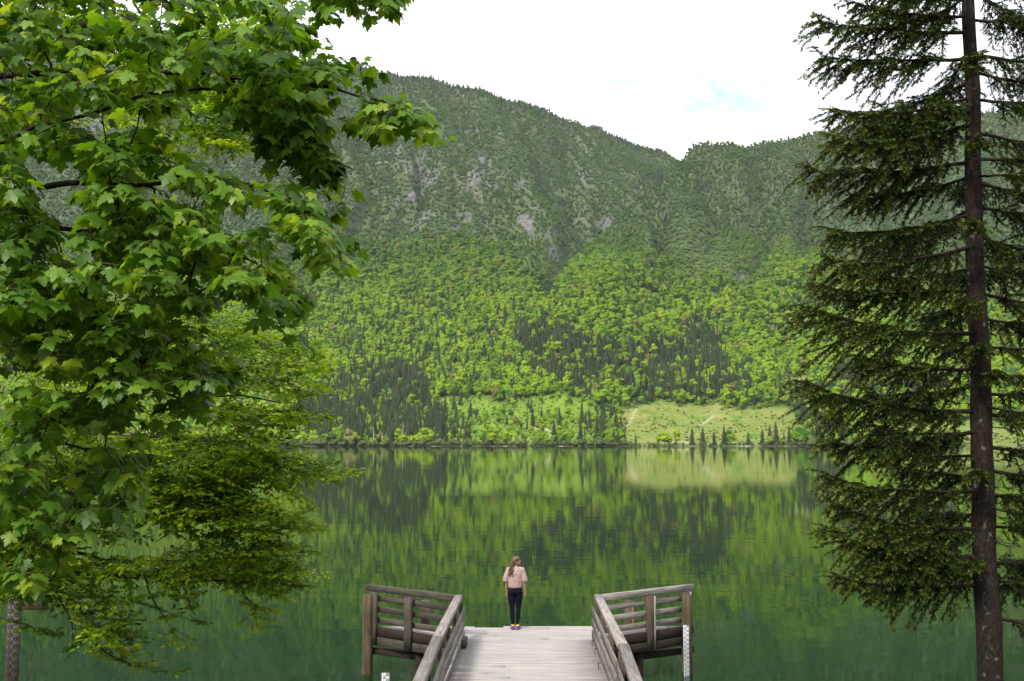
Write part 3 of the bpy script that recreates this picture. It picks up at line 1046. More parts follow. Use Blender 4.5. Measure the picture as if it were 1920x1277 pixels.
for px, y0, hh in ((755, 5, 24), (700, 6, 18), (716, 7, 14)):
    t0 = ray(px, 830)[0]
    p = ground_at(px, float(shore_y(np.array([t0]))[0]) + y0)
    v, f, t3 = sweep([[0, 0, -1], [0.1, 0, hh * 0.5], [0.3, 0, hh]], [0.45, 0.35, 0.12], 6)
    o = link('dead_trunk', np_mesh('dead_trunk', v, [f, t3], mats=[mat_simple('bare_wood', (0.32, 0.29, 0.25))]), loc=p)
    tag(o, {755: 'tall bare pale trunk standing among bushes at the far shore', 700: 'shorter bare grey trunk on the far shore, left of the tall one',
            716: 'lowest bare trunk on the far shore, between the two taller ones'}[px], 'dead tree')

HAZE_DENSITY = 2.5e-5


def build_haze():
    x0, x1, y0, y1, z0, z1 = -9000, 9000, -400, 4400, -9.0, 1700.0
    V = [(x, y, z) for z in (z0, z1) for x, y in ((x0, y0), (x1, y0), (x1, y1), (x0, y1))]
    F = [(0, 3, 2, 1), (4, 5, 6, 7), (0, 1, 5, 4), (1, 2, 6, 5), (2, 3, 7, 6), (3, 0, 4, 7)]
    me = np_mesh('haze', V, [np.array(F)])
    m = Mat('haze')
    v = m.n('ShaderNodeVolumePrincipled')
    v.inputs['Color'].default_value = (0.86, 0.93, 1.0, 1)
    v.inputs['Density'].default_value = HAZE_DENSITY
    v.inputs['Anisotropy'].default_value = 0.2
    m.l(v.outputs[0], m.out.inputs['Volume'])
    me.materials.append(m.m)
    o = link('haze', me)
    tag(o, 'thin pale air between the camera and the mountain', 'haze', kind='stuff')


build_haze()

# ================================================================== WATER AND NEAR BANK
def build_water():
    V = np.array([[-4000, -300, 0], [4000, -300, 0], [4000, 1400, 0], [-4000, 1400, 0]], float)
    me = np_mesh('lake_water', V, [np.array([[0, 1, 2, 3]])])
    m = Mat('lake_water')
    co = m.coord('Object')
    big = m.noise(m.mapping(co, (0.06, 0.15, 1)), 1.0, 3, 0.5, 0.6)      # long low swells
    mid = m.noise(m.mapping(co, (0.12, 0.80, 1)), 1.0, 1.4, 0.5, 0.5)       # wavelets
    fine = m.noise(m.mapping(co, (0.35, 2.2, 1)), 1.0, 1.0, 0.5, 0.5)
    gust = m.rng(m.noise(m.mapping(co, (0.010, 0.022, 1)), 1.0, 3, 0.55), 0.36, 0.62, 0.25, 1.0)
    h = m.math('ADD', m.math('MULTIPLY', big, 0.35), m.math('ADD', m.math('MULTIPLY', mid, 0.25), m.math('MULTIPLY', fine, 0.035)))
    h = m.math('MULTIPLY', h, gust)
    nrm = m.bump(h, 1.0, 0.022)
    sep = m.n('ShaderNodeSeparateXYZ'); m.l(co, sep.inputs[0])
    near = m.rng(sep.outputs['Y'], 15, 60, 1, 0)
    c = m.mix(near, (0.0015, 0.009, 0.004), (0.003, 0.016, 0.005))
    me.materials.append(m.end(m.principled(c, 0.03, nrm, 0.5, ior=1.333)))
    o = link('lake_water', me)
    tag(o, 'calm green lake reflecting the wooded mountainside', 'lake', kind='structure')


build_water()


def build_bank():
    xs = np.linspace(-60, 60, 90); ys = np.linspace(-40, 24, 60)
    X, Y = np.meshgrid(xs, ys)
    Z = np.interp(Y, [-40, 0.5, 12, 15, 24], [4.6, 3.7, 0.35, -0.4, -2.5]) + 0.25 * (fbm(X / 3, Y / 3, 5, 3) - 0.5)
    nc = len(xs)
    i = np.arange(len(ys) - 1)[:, None] * nc + np.arange(nc - 1)[None, :]
    F = np.stack([i, i + 1, i + nc + 1, i + nc], -1).reshape(-1, 4)
    me = np_mesh('lakeside_bank', np.stack([X, Y, Z], -1).reshape(-1, 3), [F], smooth=True)
    m = Mat('bank_ground')
    n1 = m.noise(m.coord('Object'), 3, 6, 0.7)
    c = m.ramp(n1, [(0.3, (0.03, 0.022, 0.014)), (0.55, (0.05, 0.06, 0.02)), (0.75, (0.10, 0.085, 0.055))])
    me.materials.append(m.end(m.principled(c, 0.95, m.bump(n1, 0.6, 0.05), 0.1)))
    o = link('lakeside_bank', me)
    tag(o, 'dark earth bank under the trees on the near side', 'bank', kind='structure')


build_bank()

# ================================================================== JETTY
DECK, RAIL = 1.05, 2.0
JETTY = empty('jetty', (0, 0, 0))
jc = at_height(990, 1195, 0.0)
JETTY.location = (0.35, 23.4, 0.0)
JOFF = np.array([0.35, 23.4, 0.0])
tag(JETTY, 'weathered wooden jetty with plank deck and splayed railings over the lake', 'jetty')


def board(name, p0, p1, w, h, mat, parent=JETTY, off=JOFF, up=(0, 0, 1), bev=0.008, jit=0.0, skew=(0, 0)):
    """a sawn timber from p0 to p1: width w across, height h along 'up'; local x runs along it"""
    p0 = np.asarray(p0, float); p1 = np.asarray(p1, float)
    d = p1 - p0; L = np.linalg.norm(d); ax = d / L
    u = np.asarray(up, float); u = u - ax * np.dot(u, ax); u /= np.linalg.norm(u)
    s = np.cross(u, ax)
    b = min(bev, w * 0.2, h * 0.2)
    pr = [(-w / 2, -h / 2 + b), (-w / 2 + b, -h / 2), (w / 2 - b, -h / 2), (w / 2, -h / 2 + b), (w / 2, h / 2 - b), (w / 2 - b, h / 2), (-w / 2 + b, h / 2), (-w / 2, h / 2 - b)]
    V = []
    for k, x in enumerate((-L / 2, -L / 6, L / 6, L / 2)):
        jy, jz = (random.uniform(-jit, jit), random.uniform(-jit, jit)) if k in (1, 2) else (0, 0)
        for a, c in pr:
            V.append((x + (skew[0] * a if k == 0 else skew[1] * a if k == 3 else 0), a + jy, c + jz))
    F = []
    for k in range(3):
        for a in range(8):
            c = (a + 1) % 8
            F.append((k * 8 + a, (k + 1) * 8 + a, (k + 1) * 8 + c, k * 8 + c))
    me = np_mesh(name, V, [np.array(F), np.array([list(range(8)), [31 - q for q in range(8)]])], mats=[mat])
    o = link(name, me)
    mid = (p0 + p1) / 2
    rot = Matrix((ax, s, u)).transposed()
    o.rotation_euler = rot.to_euler()
    o.location = mid - (off if parent is not None else 0)
    if parent is not None:
        o.parent = parent
    return o


def post_round(name, base, top, r0, r1, mat, parent=JETTY, off=JOFF, rough=0.08, sides=14):
    n = 9
    P = [np.asarray(base) + (np.asarray(top) - np.asarray(base)) * k / (n - 1) for k in range(n)]
    rr = [[(r0 + (r1 - r0) * k / (n - 1)) * (1 + rough * (random.random() - 0.5) * (2 if a % 3 == 0 else 1)) for a in range(sides)] for k in range(n)]
    v, f, t3 = sweep(P, rr, sides)
    c = np.asarray(base)
    o = link(name, np_mesh(name, v - c, [f, t3], mats=[mat], smooth=False), loc=c - (off if parent is not None else 0))
    if parent is not None:
        o.parent = parent
    return o


def build_jetty():
    # plan of the walkway rails from the photograph, at hand-rail height
    cl, cr = at_height(860, 1116, RAIL), at_height(1121, 1115, RAIL)          # far corners
    kl, kr = at_height(820, 1194, RAIL), at_height(1169, 1208, RAIL)           # kinks
    nl, nr = at_height(775, 1300, RAIL), at_height(1203, 1300, RAIL)           # leaving the frame
    ol, orr = at_height(690, 1095, RAIL), at_height(1297, 1095, RAIL)          # wing ends
    # carry the rails on to the bank
    nl = nl + (nl - kl) * 1.2; nr = nr + (nr - kr) * 1.2
    flat = lambda p, z: np.array([p[0], p[1], z])

    # ---- deck planks across the walkway, then across the spreading platform
    Yc = 0.5 * (cl[1] + cr[1])
    y_end = at_height(990, 1174, DECK)[1]
    y = 12.6
    rows = []
    while y < y_end - 0.02:
        w = random.uniform(0.175, 0.2) if y < 21 else random.uniform(0.19, 0.235)
        if y + w > y_end: w = max(0.1, y_end - y)
        rows.append((y, w)); y += w + 0.008

    def edge(yy, side):
        c, o_ = (cl, ol) if side < 0 else (cr, orr)
        if yy <= c[1] - 0.15:
            # walkway edge measured at deck level
            a = at_height(865.6, 1190.9, DECK) if side < 0 else at_height(1114.3, 1208, DECK)
            b = at_height(838.5, 1277, DECK) if side < 0 else at_height(1131.2, 1269, DECK)
            return a[0] + (b[0] - a[0]) * (yy - a[1]) / (b[1] - a[1]) + side * 0.12
        s = (yy - c[1] + 0.15) / (o_[1] - c[1])
        return c[0] + (o_[0] - c[0]) * min(max(s, 0), 1.0) - side * 0.06

    for k, (yy, w) in enumerate(rows):
        ym = yy + w / 2
        x0, x1 = edge(ym, -1), edge(ym, 1)
        zt = DECK - 0.025 + random.uniform(-0.004, 0.004)
        segs = [(x0, x1)]
        if k == len(rows) - 1:      # the last row has a piece missing
            xa, xb = at_height(891, 1173, DECK)[0], at_height(945, 1173, DECK)[0]
            segs = [(x0, xa), (xb, x1)]
        elif k == len(rows) - 2:
            xm = at_height(1030, 1187, DECK)[0]
            segs = [(x0, xm - 0.006), (xm + 0.006, x1)]
        elif random.random() < 0.22 or (x1 - x0) > 4.5:
            xm = x0 + (x1 - x0) * random.uniform(0.25, 0.75)
            segs = [(x0, xm - 0.005), (xm + 0.005, x1)]
        sl = (edge(yy + w, -1) - edge(yy, -1)) / w, (edge(yy + w, 1) - edge(yy, 1)) / w
        for q, (a, b) in enumerate(segs):
            board('plank', (a + random.uniform(-0.015, 0.015), ym, zt), (b + random.uniform(-0.015, 0.015), ym + random.uniform(-0.004, 0.004), zt + random.uniform(-0.003, 0.003)), w, 0.05, M['wood_deck'], skew=(sl[0] if a == x0 else 0, sl[1] if b == x1 else 0))

    # ---- hand rails and boards
    for side, c, kk, nn, o_ in ((-1, cl, kl, nl, ol), (1, cr, kr, nr, orr)):
        inner = -side
        wr = M['wood_old'] if side < 0 else M['wood_rail']
        wb = M['wood_board']
        top = M['wood_rail']
        cext = c + (c - kk) / np.linalg.norm(c - kk) * 0.06
        board('handrail', kk + (kk - c) * 0.0, cext, 0.17, 0.10, top, jit=0.004).location.z -= 0.05
        o1 = board('handrail', nn, kk - (kk - nn) / np.linalg.norm(kk - nn) * 0.004, 0.17, 0.12, top, jit=0.004); o1.location.z -= 0.045
        dirw = (o_ - c) / np.linalg.norm(o_ - c)
        side_n = np.array([dirw[1], -dirw[0], 0.0])
        if side_n[1] > 0: side_n = -side_n                        # towards the camera
        board('handrail', c + dirw * 0.10, o_ + dirw * 0.02, 0.13, 0.14, wr, jit=0.005).location.z -= 0.075
        # boards on the deck side of the walkway railing
        for q, (z, h) in enumerate(((1.655, 0.17), (1.40, 0.17), (1.15, 0.17))):
            dv = np.array([inner * 0.115, 0, 0])
            a, b, e = flat(c, z) + dv, flat(kk, z) + dv, flat(nn, z) + dv
            a = a + (a - b) / np.linalg.norm(a - b) * (0.10 - 0.02 * q)
            board('rail_board', b, a, 0.04, h, wb, jit=0.006)
            board('rail_board', e, b + (e - b) / np.linalg.norm(e - b) * 0.006, 0.04, h, wb, jit=0.006)
        # posts between them
        for a, b, fr in ((c, kk, (0.03, 0.36, 0.68)), (kk, nn, (0.02, 0.33, 0.62))):
            for s in fr:
                p = a + (b - a) * s + np.array([inner * 0.045, 0, 0])
                board('rail_post', flat(p, 0.75), flat(p, RAIL - 0.10), 0.10, 0.10, M['wood_brown'] if side > 0 else M['wood_old'], up=(0, 1, 0))
        # wing: three thin boards, an edge beam, two posts on the outside
        wm = M['wood_old'] if side < 0 else M['wood_rail']
        Lw = np.linalg.norm((o_ - c)[:2])
        for q, z in enumerate((1.70, 1.455, 1.21)):
            a = flat(c, z) + dirw * 0.14; b = flat(o_, z) - dirw * 0.10
            board('rail_board', a, b, 0.04, 0.13, wm, jit=0.005)
        board('edge_beam', flat(c, 0.965) + side_n * 0.04, flat(o_, 0.965) - dirw * 0.06 + side_n * 0.04, 0.10, 0.2, M['wood_dark'])
        board('edge_beam', flat(c, 0.745) + side_n * 0.05, flat(o_, 0.745) - dirw * 0.16 + side_n * 0.05, 0.11, 0.19, M['wood_old'] if side < 0 else M['wood_dark'])
        for s in (0.50, 0.895):
            p = c + (o_ - c) * s + side_n * 0.10
            board('rail_post', flat(p, 0.66), flat(p, RAIL - 0.145), 0.16, 0.12, M['wood_brown'] if side > 0 else M['wood_old'], up=tuple(side_n))
            # a slimmer batten on the post's inner face gives it the doubled look
            p2 = p + dirw * 0.108 * (1 if side > 0 else -1) + side_n * 0.02
            board('post_batten', flat(p2, 0.68), flat(p2, RAIL - 0.15), 0.05, 0.09, M['wood_rail'] if side > 0 else M['wood_old'], up=tuple(side_n))
        # beams under the wing
        pw = o_ - dirw * 0.02
        board('cross_beam', flat(c, 0.50) + np.array([0, 0.35, 0]), flat(pw, 0.50), 0.14, 0.15, M['wood_dark'])
        board('joist', flat(c, 0.90) + np.array([side * 0.05, 0.3, 0]), flat(o_, 0.90) + np.array([-side * 0.3, -0.25, 0]), 0.12, 0.18, M['wood_dark'])
        # piles
        px0 = 690 if side < 0 else 1287
        pp = at_depth(px0, 1115, 25.25)
        post_round('pile', (pp[0] - side * 0.01, pp[1], -2.0), (pp[0], pp[1], pp[2]), 0.135, 0.115, M['pile'])
        pb = at_depth(799 if side < 0 else 1180, 1121, 25.25)
        post_round('pile', (pb[0], pb[1], -2.0), (pb[0], pb[1], 1.66), 0.12, 0.115, M['wood_brown'])
        pm = c + (o_ - c) * 0.44 + side_n * -0.12
        post_round('pile', (pm[0], pm[1], -2.0), (pm[0], pm[1], 0.72), 0.12, 0.115, M['wood_dark'])
        for yy in (20.5, 17.5, 14.5):
            xx = edge(yy, side) - side * 0.12
            post_round('pile', (xx, yy, -2.0), (xx, yy, 0.80), 0.12, 0.115, M['wood_dark'])
        # bearer under the walkway edge
        board('bearer', (edge(12.8, side) - side * 0.1, 12.8, 0.90), (edge(c[1] - 0.4, side) - side * 0.1, c[1] - 0.2, 0.90), 0.14, 0.19, M['wood_dark'])
    # joists across and the far edge fascia
    board('edge_beam', (edge(y_end, -1) + 0.1, y_end - 0.10, 0.90), (edge(y_end, 1) - 0.1, y_end - 0.10, 0.90), 0.10, 0.19, M['wood_dark'])
    for yy in (14.5, 17.5, 20.5, 23.2):
        board('cross_beam', (edge(yy, -1), yy, 0.72), (edge(yy, 1), yy, 0.72), 0.16, 0.15, M['wood_dark'])
    # stub of timber left on the deck by the left corner
    s0 = at_height(867, 1214, DECK)
    board('timber_stub', (s0[0], s0[1] - 0.15, DECK + 0.09), (s0[0] + 0.02, s0[1] + 0.35, DECK + 0.09), 0.15, 0.17, M['wood_old'])
    # yellow strip on the right rear pile
    py_ = at_depth(1186, 1147, 25.1)
    ym = mat_simple('yellow_paint', (0.19, 0.10, 0.03), 0.6)
    board('marker_strip', (py_[0] + 0.01, py_[1], 1.05), (py_[0] + 0.01, py_[1], 1.62), 0.045, 0.03, ym, up=(0, -1, 0))
    # bent steel pins along the right edge of the deck
    st = mat_simple('rusty_steel', (0.035, 0.024, 0.02), 0.6)
    for px, p0, p1 in ((1110.5, 1211, 1201), (1115.5, 1227, 1217), (1122, 1255, 1244), (1224.5, 1185, 1176), (1253.5, 1180.5, 1173)):
        b = at_height(px, p0, DECK)
        hgt = (p0 - p1) * b[1] / FPX
        pts = np.array([b + [0, 0, -0.02], b + [0, 0, hgt], b + [0.05, 0, hgt + 0.004]])
        v, f = tubes(pts[:-1], pts[1:], np.array([0.008, 0.008]), np.array([0.008, 0.007]), 6)
        o = link('steel_pin', np_mesh('steel_pin', v - b, [f], mats=[st]), JETTY, b - JOFF)
    # a loose cord over the right railing
    a = at_height(1177, 1233, RAIL - 0.06) + np.array([0.05, 0, 0])
    pts = np.array([a + np.array([0.16 * s, -0.1 * s, -0.42 * s ** 1.3]) for s in np.linspace(0, 1, 7)] + [a + np.array([0.20, -0.1, -0.42]), a + np.array([0.17, -0.1, -0.45])])
    v, f = tubes(pts[:-1], pts[1:], np.full(len(pts) - 1, 0.007), np.full(len(pts) - 1, 0.007), 6)
    link('cord', np_mesh('cord', v - a, [f], mats=[mat_simple('cord', (0.32, 0.28, 0.22))]), JETTY, a - JOFF)


build_jetty()


# ------------------------------------------------------------------ water level gauges
def digit_mesh(txt, size):
    cu = bpy.data.curves.new('digit', 'FONT')
    cu.body = txt; cu.size = size; cu.align_x = 'CENTER'; cu.align_y = 'CENTER'; cu.extrude = 0.0008
    cu.resolution_u = 2
    o = bpy.data.objects.new('digit', cu)
    me = bpy.data.meshes.new_from_object(o)
    bpy.data.objects.remove(o); bpy.data.curves.remove(cu)
    return me


def gauge(base, top_z, w, label, face, ink, backing=None, yaw=0.0, start=9):
    """staff plate with E-shaped centimetre marks and decimetre digits, facing the camera"""
    h = top_z - base[2]
    root = empty('water_gauge', base)
    root.rotation_euler = (0, 0, yaw)
    tag(root, label, 'water gauge', 'water level gauges')
    board('plate', (0, 0, 0), (0, 0, h), w, 0.012, face, root, np.zeros(3), up=(0, -1, 0))
    if backing:
        board('backing_post', (0, 0.065, -0.3), (0, 0.065, h - 0.005), w * 0.96, 0.11, backing, root, np.zeros(3), up=(0, -1, 0))
    V, F = [], []
    n = int(h / 0.05)
    q = 0

    def bx(x0, x1, z0, z1):
        nonlocal q
        for yy in (-0.0085, -0.004):
            V.extend([(x0, yy, z0), (x1, yy, z0), (x1, yy, z1), (x0, yy, z1)])
        F.append((q, q + 1, q + 2, q + 3))
        for a, b in ((0, 1), (1, 2), (2, 3), (3, 0)):
            F.append((q + a, q + 4 + a, q + 4 + b, q + b))
        q += 8
    for k in range(n):
        z = h - 0.05 * (k + 1)
        right = k % 2 == 0
        a, b = (0.03, 0.46) if right else (-0.44, -0.02)
        for j in (0, 2, 4):
            bx(a * w, b * w, z + 0.01 * j + 0.001, z + 0.01 * j + 0.0095)
        s = 0.03 if right else -0.06
        bx(s * w, (s + 0.05) * w, z + 0.011, z + 0.0395)
    link('scale_marks', np_mesh('scale_marks', V, [np.array(F)], mats=[ink]), root)
    for k in range(int(h / 0.1)):
        me = digit_mesh(str((start - k) % 10), 0.05)
        me.materials.append(ink)
        o = link('digit', me, root, (-0.24 * w if k % 2 == 0 or True else 0.24 * w, -0.0075, h - 0.1 * k - 0.026))
        o.rotation_euler = (math.pi / 2, 0, 0)
    return root


def build_gauges():
    white = mat_simple('gauge_white', (0.38, 0.40, 0.42), 0.45)
    black = mat_simple('gauge_black', (0.012, 0.012, 0.014), 0.5)
    brown = mat_simple('gauge_faded_shaded', (0.035, 0.03, 0.022), 0.6)  # faded brown face, its colour darkened for the shade it stands in
    dk = mat_simple('gauge_shaded_ink', (0.006, 0.005, 0.004), 0.6)  # ink colour darkened for the same shade
    p = at_depth(1286, 1172, 25.0)
    gauge(np.array([p[0], p[1] - 0.02, -0.6]), p[2], 0.125, 'white and black water gauge fixed to the right end pile of the jetty', white, black)
    p = at_depth(723, 1262, 19.6)
    gauge(np.array([p[0], p[1], -0.6]), p[2], 0.135, 'white water gauge rising at the bottom edge, left of the jetty walkway', white, black, M['wood_old'], R(10), 6)
    p = at_depth(27, 1119, 14.0)
    root = gauge(np.array([p[0], p[1], 0.0]), p[2], 0.145, 'brown shaded water gauge with a side arm under the maple at the left edge', brown, dk, M['wood_dark'], R(14), 4)
    h = p[2]
    board('side_arm', (0.075, 0.03, h - 0.10), (0.40, 0.03, h - 0.115), 0.035, 0.14, M['wood_brown'], root, np.zeros(3))


build_gauges()


# ================================================================== PERSON
def blob_object(name, pieces, voxel, mat, parent, smooth=3, disp=None):
    """pieces: swept tubes and ellipsoids fused into one continuous surface"""
    V, F4, F3 = [], [], []
    n = 0
    for pc in pieces:
        if pc[0] == 'tube':
            v, f, t3 = sweep(pc[1], pc[2], 14)
            if len(pc) > 3:                     # flatten front to back
                c = np.mean(np.asarray(pc[1]), axis=0)
                v[:, 1] = c[1] + (v[:, 1] - c[1]) * pc[3]
            V.append(v); F4.append(f + n); F3.append(t3 + n); n += len(v)
        else:
            v = ICO2[0] * np.asarray(pc[2]) + np.asarray(pc[1])
            V.append(v); F3.append(ICO2[1] + n); n += len(v)
    me = np_mesh(name, np.concatenate(V), [g for g in ([np.concatenate(F4)] if F4 else []) + [np.concatenate(F3)]], mats=[mat], smooth=True)
    o = link(name, me, parent)
    r = o.modifiers.new('fuse', 'REMESH'); r.mode = 'VOXEL'; r.voxel_size = voxel; r.use_smooth_shade = True
    s = o.modifiers.new('soften', 'SMOOTH'); s.iterations = smooth; s.factor = 0.5
    if disp:
        tx = bpy.data.textures.new(name + '_folds', 'CLOUDS'); tx.noise_scale = disp[1]
        d = o.modifiers.new('folds', 'DISPLACE'); d.texture = tx; d.strength = disp[0]; d.mid_level = 0.5
    return o


def build_person():
    base = at_height(966, 1180, DECK)
    root = empty('person', base)
    tag(root, 'woman seen from behind in a pale pink top and navy leggings at the jetty end', 'person')
    skin = mat_simple('skin', (0.29, 0.168, 0.118), 0.55)
    pink = Mat('pink_fabric')
    nz = pink.noise(pink.coord('Object'), 9, 4)
    pinkm = pink.end(pink.principled(pink.ramp(nz, [(0.3, (0.24, 0.165, 0.15)), (0.7, (0.29, 0.21, 0.19))]), 0.9, pink.bump(nz, 0.35, 0.02), 0.1))
    navy = mat_simple('navy_fabric', (0.004, 0.0045, 0.011), 0.85, 0.08)
    purple = mat_simple('purple_mesh', (0.17, 0.035, 0.20), 0.6)
    yellow = mat_simple('yellow_lace', (0.62, 0.50, 0.10), 0.6)
    sole = mat_simple('shoe_sole', (0.10, 0.05, 0.10), 0.6)
    hairm = Mat('brown_hair')
    hv = hairm.mapping(hairm.coord('Object'), (60, 60, 5))
    hz = hairm.noise(hv, 1.0, 4, 0.6)
    hairmat = hairm.end(hairm.principled(hairm.ramp(hz, [(0.3, (0.0248, 0.0129, 0.0069)), (0.6, (0.0694, 0.0372, 0.0198)), (0.8, (0.1190, 0.0694, 0.0397))]), 0.5, hairm.bump(hz, 0.5, 0.006), 0.4))
    # the body faces +y (the lake); the head is turned to +x
    pieces = []
    # legs: left at x < 0; the weight is on both, feet close
    legs = {}
    for s, fx in ((-1, -0.055), (1, 0.05)):
        hip = (s * 0.085, 0.0, 0.84); knee = (s * 0.07 + 0.0, 0.02, 0.46); ank = (fx, -0.02, 0.085)
        path = [hip, (s * 0.083, 0.005, 0.7), (s * 0.076, 0.015, 0.57), knee, (s * 0.066, -0.005, 0.34), (fx * 1.05, -0.018, 0.2), ank]
        legs[s] = (path, [0.092, 0.084, 0.068, 0.055, 0.056, 0.042, 0.034])
        pieces.append(('tube', path, [r * 0.93 for r in legs[s][1]]))
        pieces.append(('tube', [(fx, -0.05, 0.045), (fx + 0.01, 0.03, 0.05), (fx + 0.025, 0.12, 0.03)], [0.034, 0.038, 0.028]))
    # trunk, neck
    pieces.append(('tube', [(0, 0, 0.80), (0, 0.0, 0.92), (0, 0.0, 1.04), (0, -0.005, 1.17), (0, -0.01, 1.29), (0, -0.01, 1.36), (0.005, 0.0, 1.42), (0.01, 0.01, 1.50)],
                   [0.135, 0.145, 0.12, 0.135, 0.15, 0.11, 0.052, 0.048], 0.68))
    # head turned to the right, chin level
    hc = np.array([0.022, 0.012, 1.545])
    pieces.append(('ball', hc, (0.093, 0.073, 0.098)))
    pieces.append(('ball', hc + [0.045, 0.002, -0.045], (0.046, 0.05, 0.05)))       # jaw
    pieces.append(('ball', hc + [0.078, 0.002, -0.073], (0.02, 0.022, 0.018)))      # chin
    pieces.append(('tube', [hc + [0.088, 0.002, 0.012], hc + [0.104, 0.002, -0.012], hc + [0.108, 0.002, -0.022]], [0.009, 0.012, 0.009]))   # nose
    pieces.append(('ball', hc + [0.086, 0.002, -0.048], (0.014, 0.024, 0.009)))      # lips
    pieces.append(('ball', hc + [0.0, -0.072, -0.01], (0.017, 0.009, 0.028)))        # ear towards the camera
    pieces.append(('ball', hc + [0.0, 0.072, -0.01], (0.017, 0.009, 0.028)))
    # arms hang a little away from the body
    for s in (-1, 1):
        sh = np.array([s * 0.155, -0.005, 1.345]); el = np.array([s * 0.195, -0.02, 1.075]); wr = np.array([s * 0.205 + (0.02 if s > 0 else 0.012), 0.03 if s > 0 else 0.06, 0.84])
        pieces.append(('tube', [(s * 0.10, -0.005, 1.36), sh, sh * 0.55 + el * 0.45, el, el * 0.5 + wr * 0.5 + np.array([s * 0.005, 0, 0]), wr], [0.05, 0.05, 0.041, 0.034, 0.030, 0.022]))
        # hand: palm, four fingers, thumb
        pl = wr + np.array([s * 0.004, 0.012, -0.05])
        pieces.append(('tube', [wr, wr * 0.4 + pl * 0.6, pl + np.array([0, 0.005, -0.03])], [0.021, 0.027, 0.026]))
        for q, (dy, ln) in enumerate(((0.026, 0.062), (0.010, 0.070), (-0.007, 0.066), (-0.022, 0.052))):
            f0 = pl + np.array([0, dy * 0.8, -0.02]); f1 = f0 + np.array([-s * 0.004, dy * 0.15 + 0.004, -ln * 0.5]); f2 = f1 + np.array([-s * 0.014, 0.006, -ln * 0.5])
            pieces.append(('tube', [f0, f1, f2], [0.0095, 0.0088, 0.0072]))
        t0 = wr + np.array([-s * 0.004, 0.028, -0.028])
        pieces.append(('tube', [t0, t0 + np.array([-s * 0.008, 0.024, -0.028]), t0 + np.array([-s * 0.014, 0.030, -0.055])], [0.011, 0.0105, 0.008]))
    blob_object('body', pieces, 0.0055, skin, root, 2)
    # eye and brow on the visible side of the face
    v = ICO1[0] * np.array([0.008, 0.010, 0.006]) + hc + np.array([0.083, -0.027, 0.006])
    link('eye', np_mesh('eye', v, [ICO1[1]], mats=[mat_simple('eye_dark', (0.03, 0.02, 0.015), 0.3)], smooth=True), root)
    # leggings
    lp = []
    for s in (-1, 1):
        path, rr = legs[s]
        lp.append(('tube', [(p[0], p[1], p[2] + (0.03 if k == 6 else 0)) for k, p in enumerate(path)], [r * 1.04 for r in rr]))
    lp.append(('tube', [(0, 0, 0.80), (0, -0.006, 0.86), (0, -0.006, 0.93), (0, 0, 1.02)], [0.13, 0.165, 0.162, 0.135], 0.75))
    for s in (-1, 1):
        lp.append(('ball', (s * 0.075, -0.055, 0.86), (0.085, 0.07, 0.095)))
    blob_object('leggings', lp, 0.007, navy, root, 4, (0.006, 0.06))
    # loose cropped top with wide elbow sleeves
    tp = [('tube', [(0, -0.004, 0.945), (0, -0.005, 0.965), (0, -0.006, 1.05), (0, -0.008, 1.16), (0, -0.01, 1.27), (0, -0.01, 1.345), (0.0, -0.006, 1.39), (0.004, 0.0, 1.415)],
           [0.158, 0.168, 0.178, 0.176, 0.170, 0.145, 0.10, 0.066], 0.74)]
    for s in (-1, 1):
        tp.append(('tube', [(s * 0.07, -0.006, 1.36), (s * 0.15, -0.006, 1.335), (s * 0.186, -0.01, 1.24), (s * 0.214, -0.015, 1.13), (s * 0.222, -0.016, 1.085)], [0.07, 0.076, 0.068, 0.070, 0.071]))
    blob_object('pink_top', tp, 0.007, pinkm, root, 3, (0.02, 0.09))
    # shoes
    for s, fx, tx in ((-1, -0.055, -0.035), (1, 0.055, 0.075)):
        sp = [('tube', [(fx, -0.075, 0.045), (fx, -0.02, 0.05), (fx + tx * 0.3, 0.07, 0.045), (fx + tx * 0.6, 0.145, 0.036)], [0.04, 0.043, 0.043, 0.033]),
              ('tube', [(fx, -0.06, 0.05), (fx, -0.045, 0.095)], [0.038, 0.036])]
        sh = blob_object('shoe', sp, 0.006, purple, root, 2)
        lv = blob_object('shoe_collar', [('tube', [(fx, -0.045, 0.094), (fx, -0.045, 0.110)], [0.040, 0.038])], 0.005, yellow, sh, 1)
        v, f, t3 = sweep([(fx, -0.085, 0.010), (fx, 0.0, 0.010), (fx + tx * 0.6, 0.16, 0.010)], [0.038, 0.044, 0.034], 12)
        v[:, 2] = 0.002 + (v[:, 2] + 0.034) * 0.26
        link('sole', np_mesh('sole', v, [f, t3], mats=[sole], smooth=True), sh)
    # hair: half gathered, wavy, falling to the left shoulder blade
    hp = [('ball', hc + [-0.012, -0.004, 0.022], (0.094, 0.083, 0.090)), ('ball', hc + [-0.055, -0.01, -0.02], (0.062, 0.074, 0.085)),
          ('ball', hc + [0.035, -0.01, 0.06], (0.05, 0.07, 0.042)), ('ball', hc + [-0.045, -0.05, -0.01], (0.045, 0.035, 0.06))]
    r = np.random.default_rng(5)
    for k in range(26):
        a = r.uniform(-1, 1); b = r.uniform(-1, 1)
        p0 = hc + np.array([-0.07 + 0.03 * b, -0.045 + 0.04 * a, -0.01 + 0.04 * r.uniform(-1, 1)])
        ln = r.uniform(0.20, 0.34)
        pts, rad = [], []
        side = r.uniform(-0.10, 0.03)
        for q in range(9):
            s = q / 8
            wv = 0.012 * math.sin(s * 14 + r.uniform(0, 1) + k)
            pts.append(p0 + np.array([side * s * 0.9 + wv - 0.01 * s, -0.055 * min(1, s * 1.6) - 0.035 * s + 0.006 * math.cos(s * 11 + k), -ln * s]))
            rad.append(0.021 * (1 - 0.62 * s))
        hp.append(('tube', pts, rad))
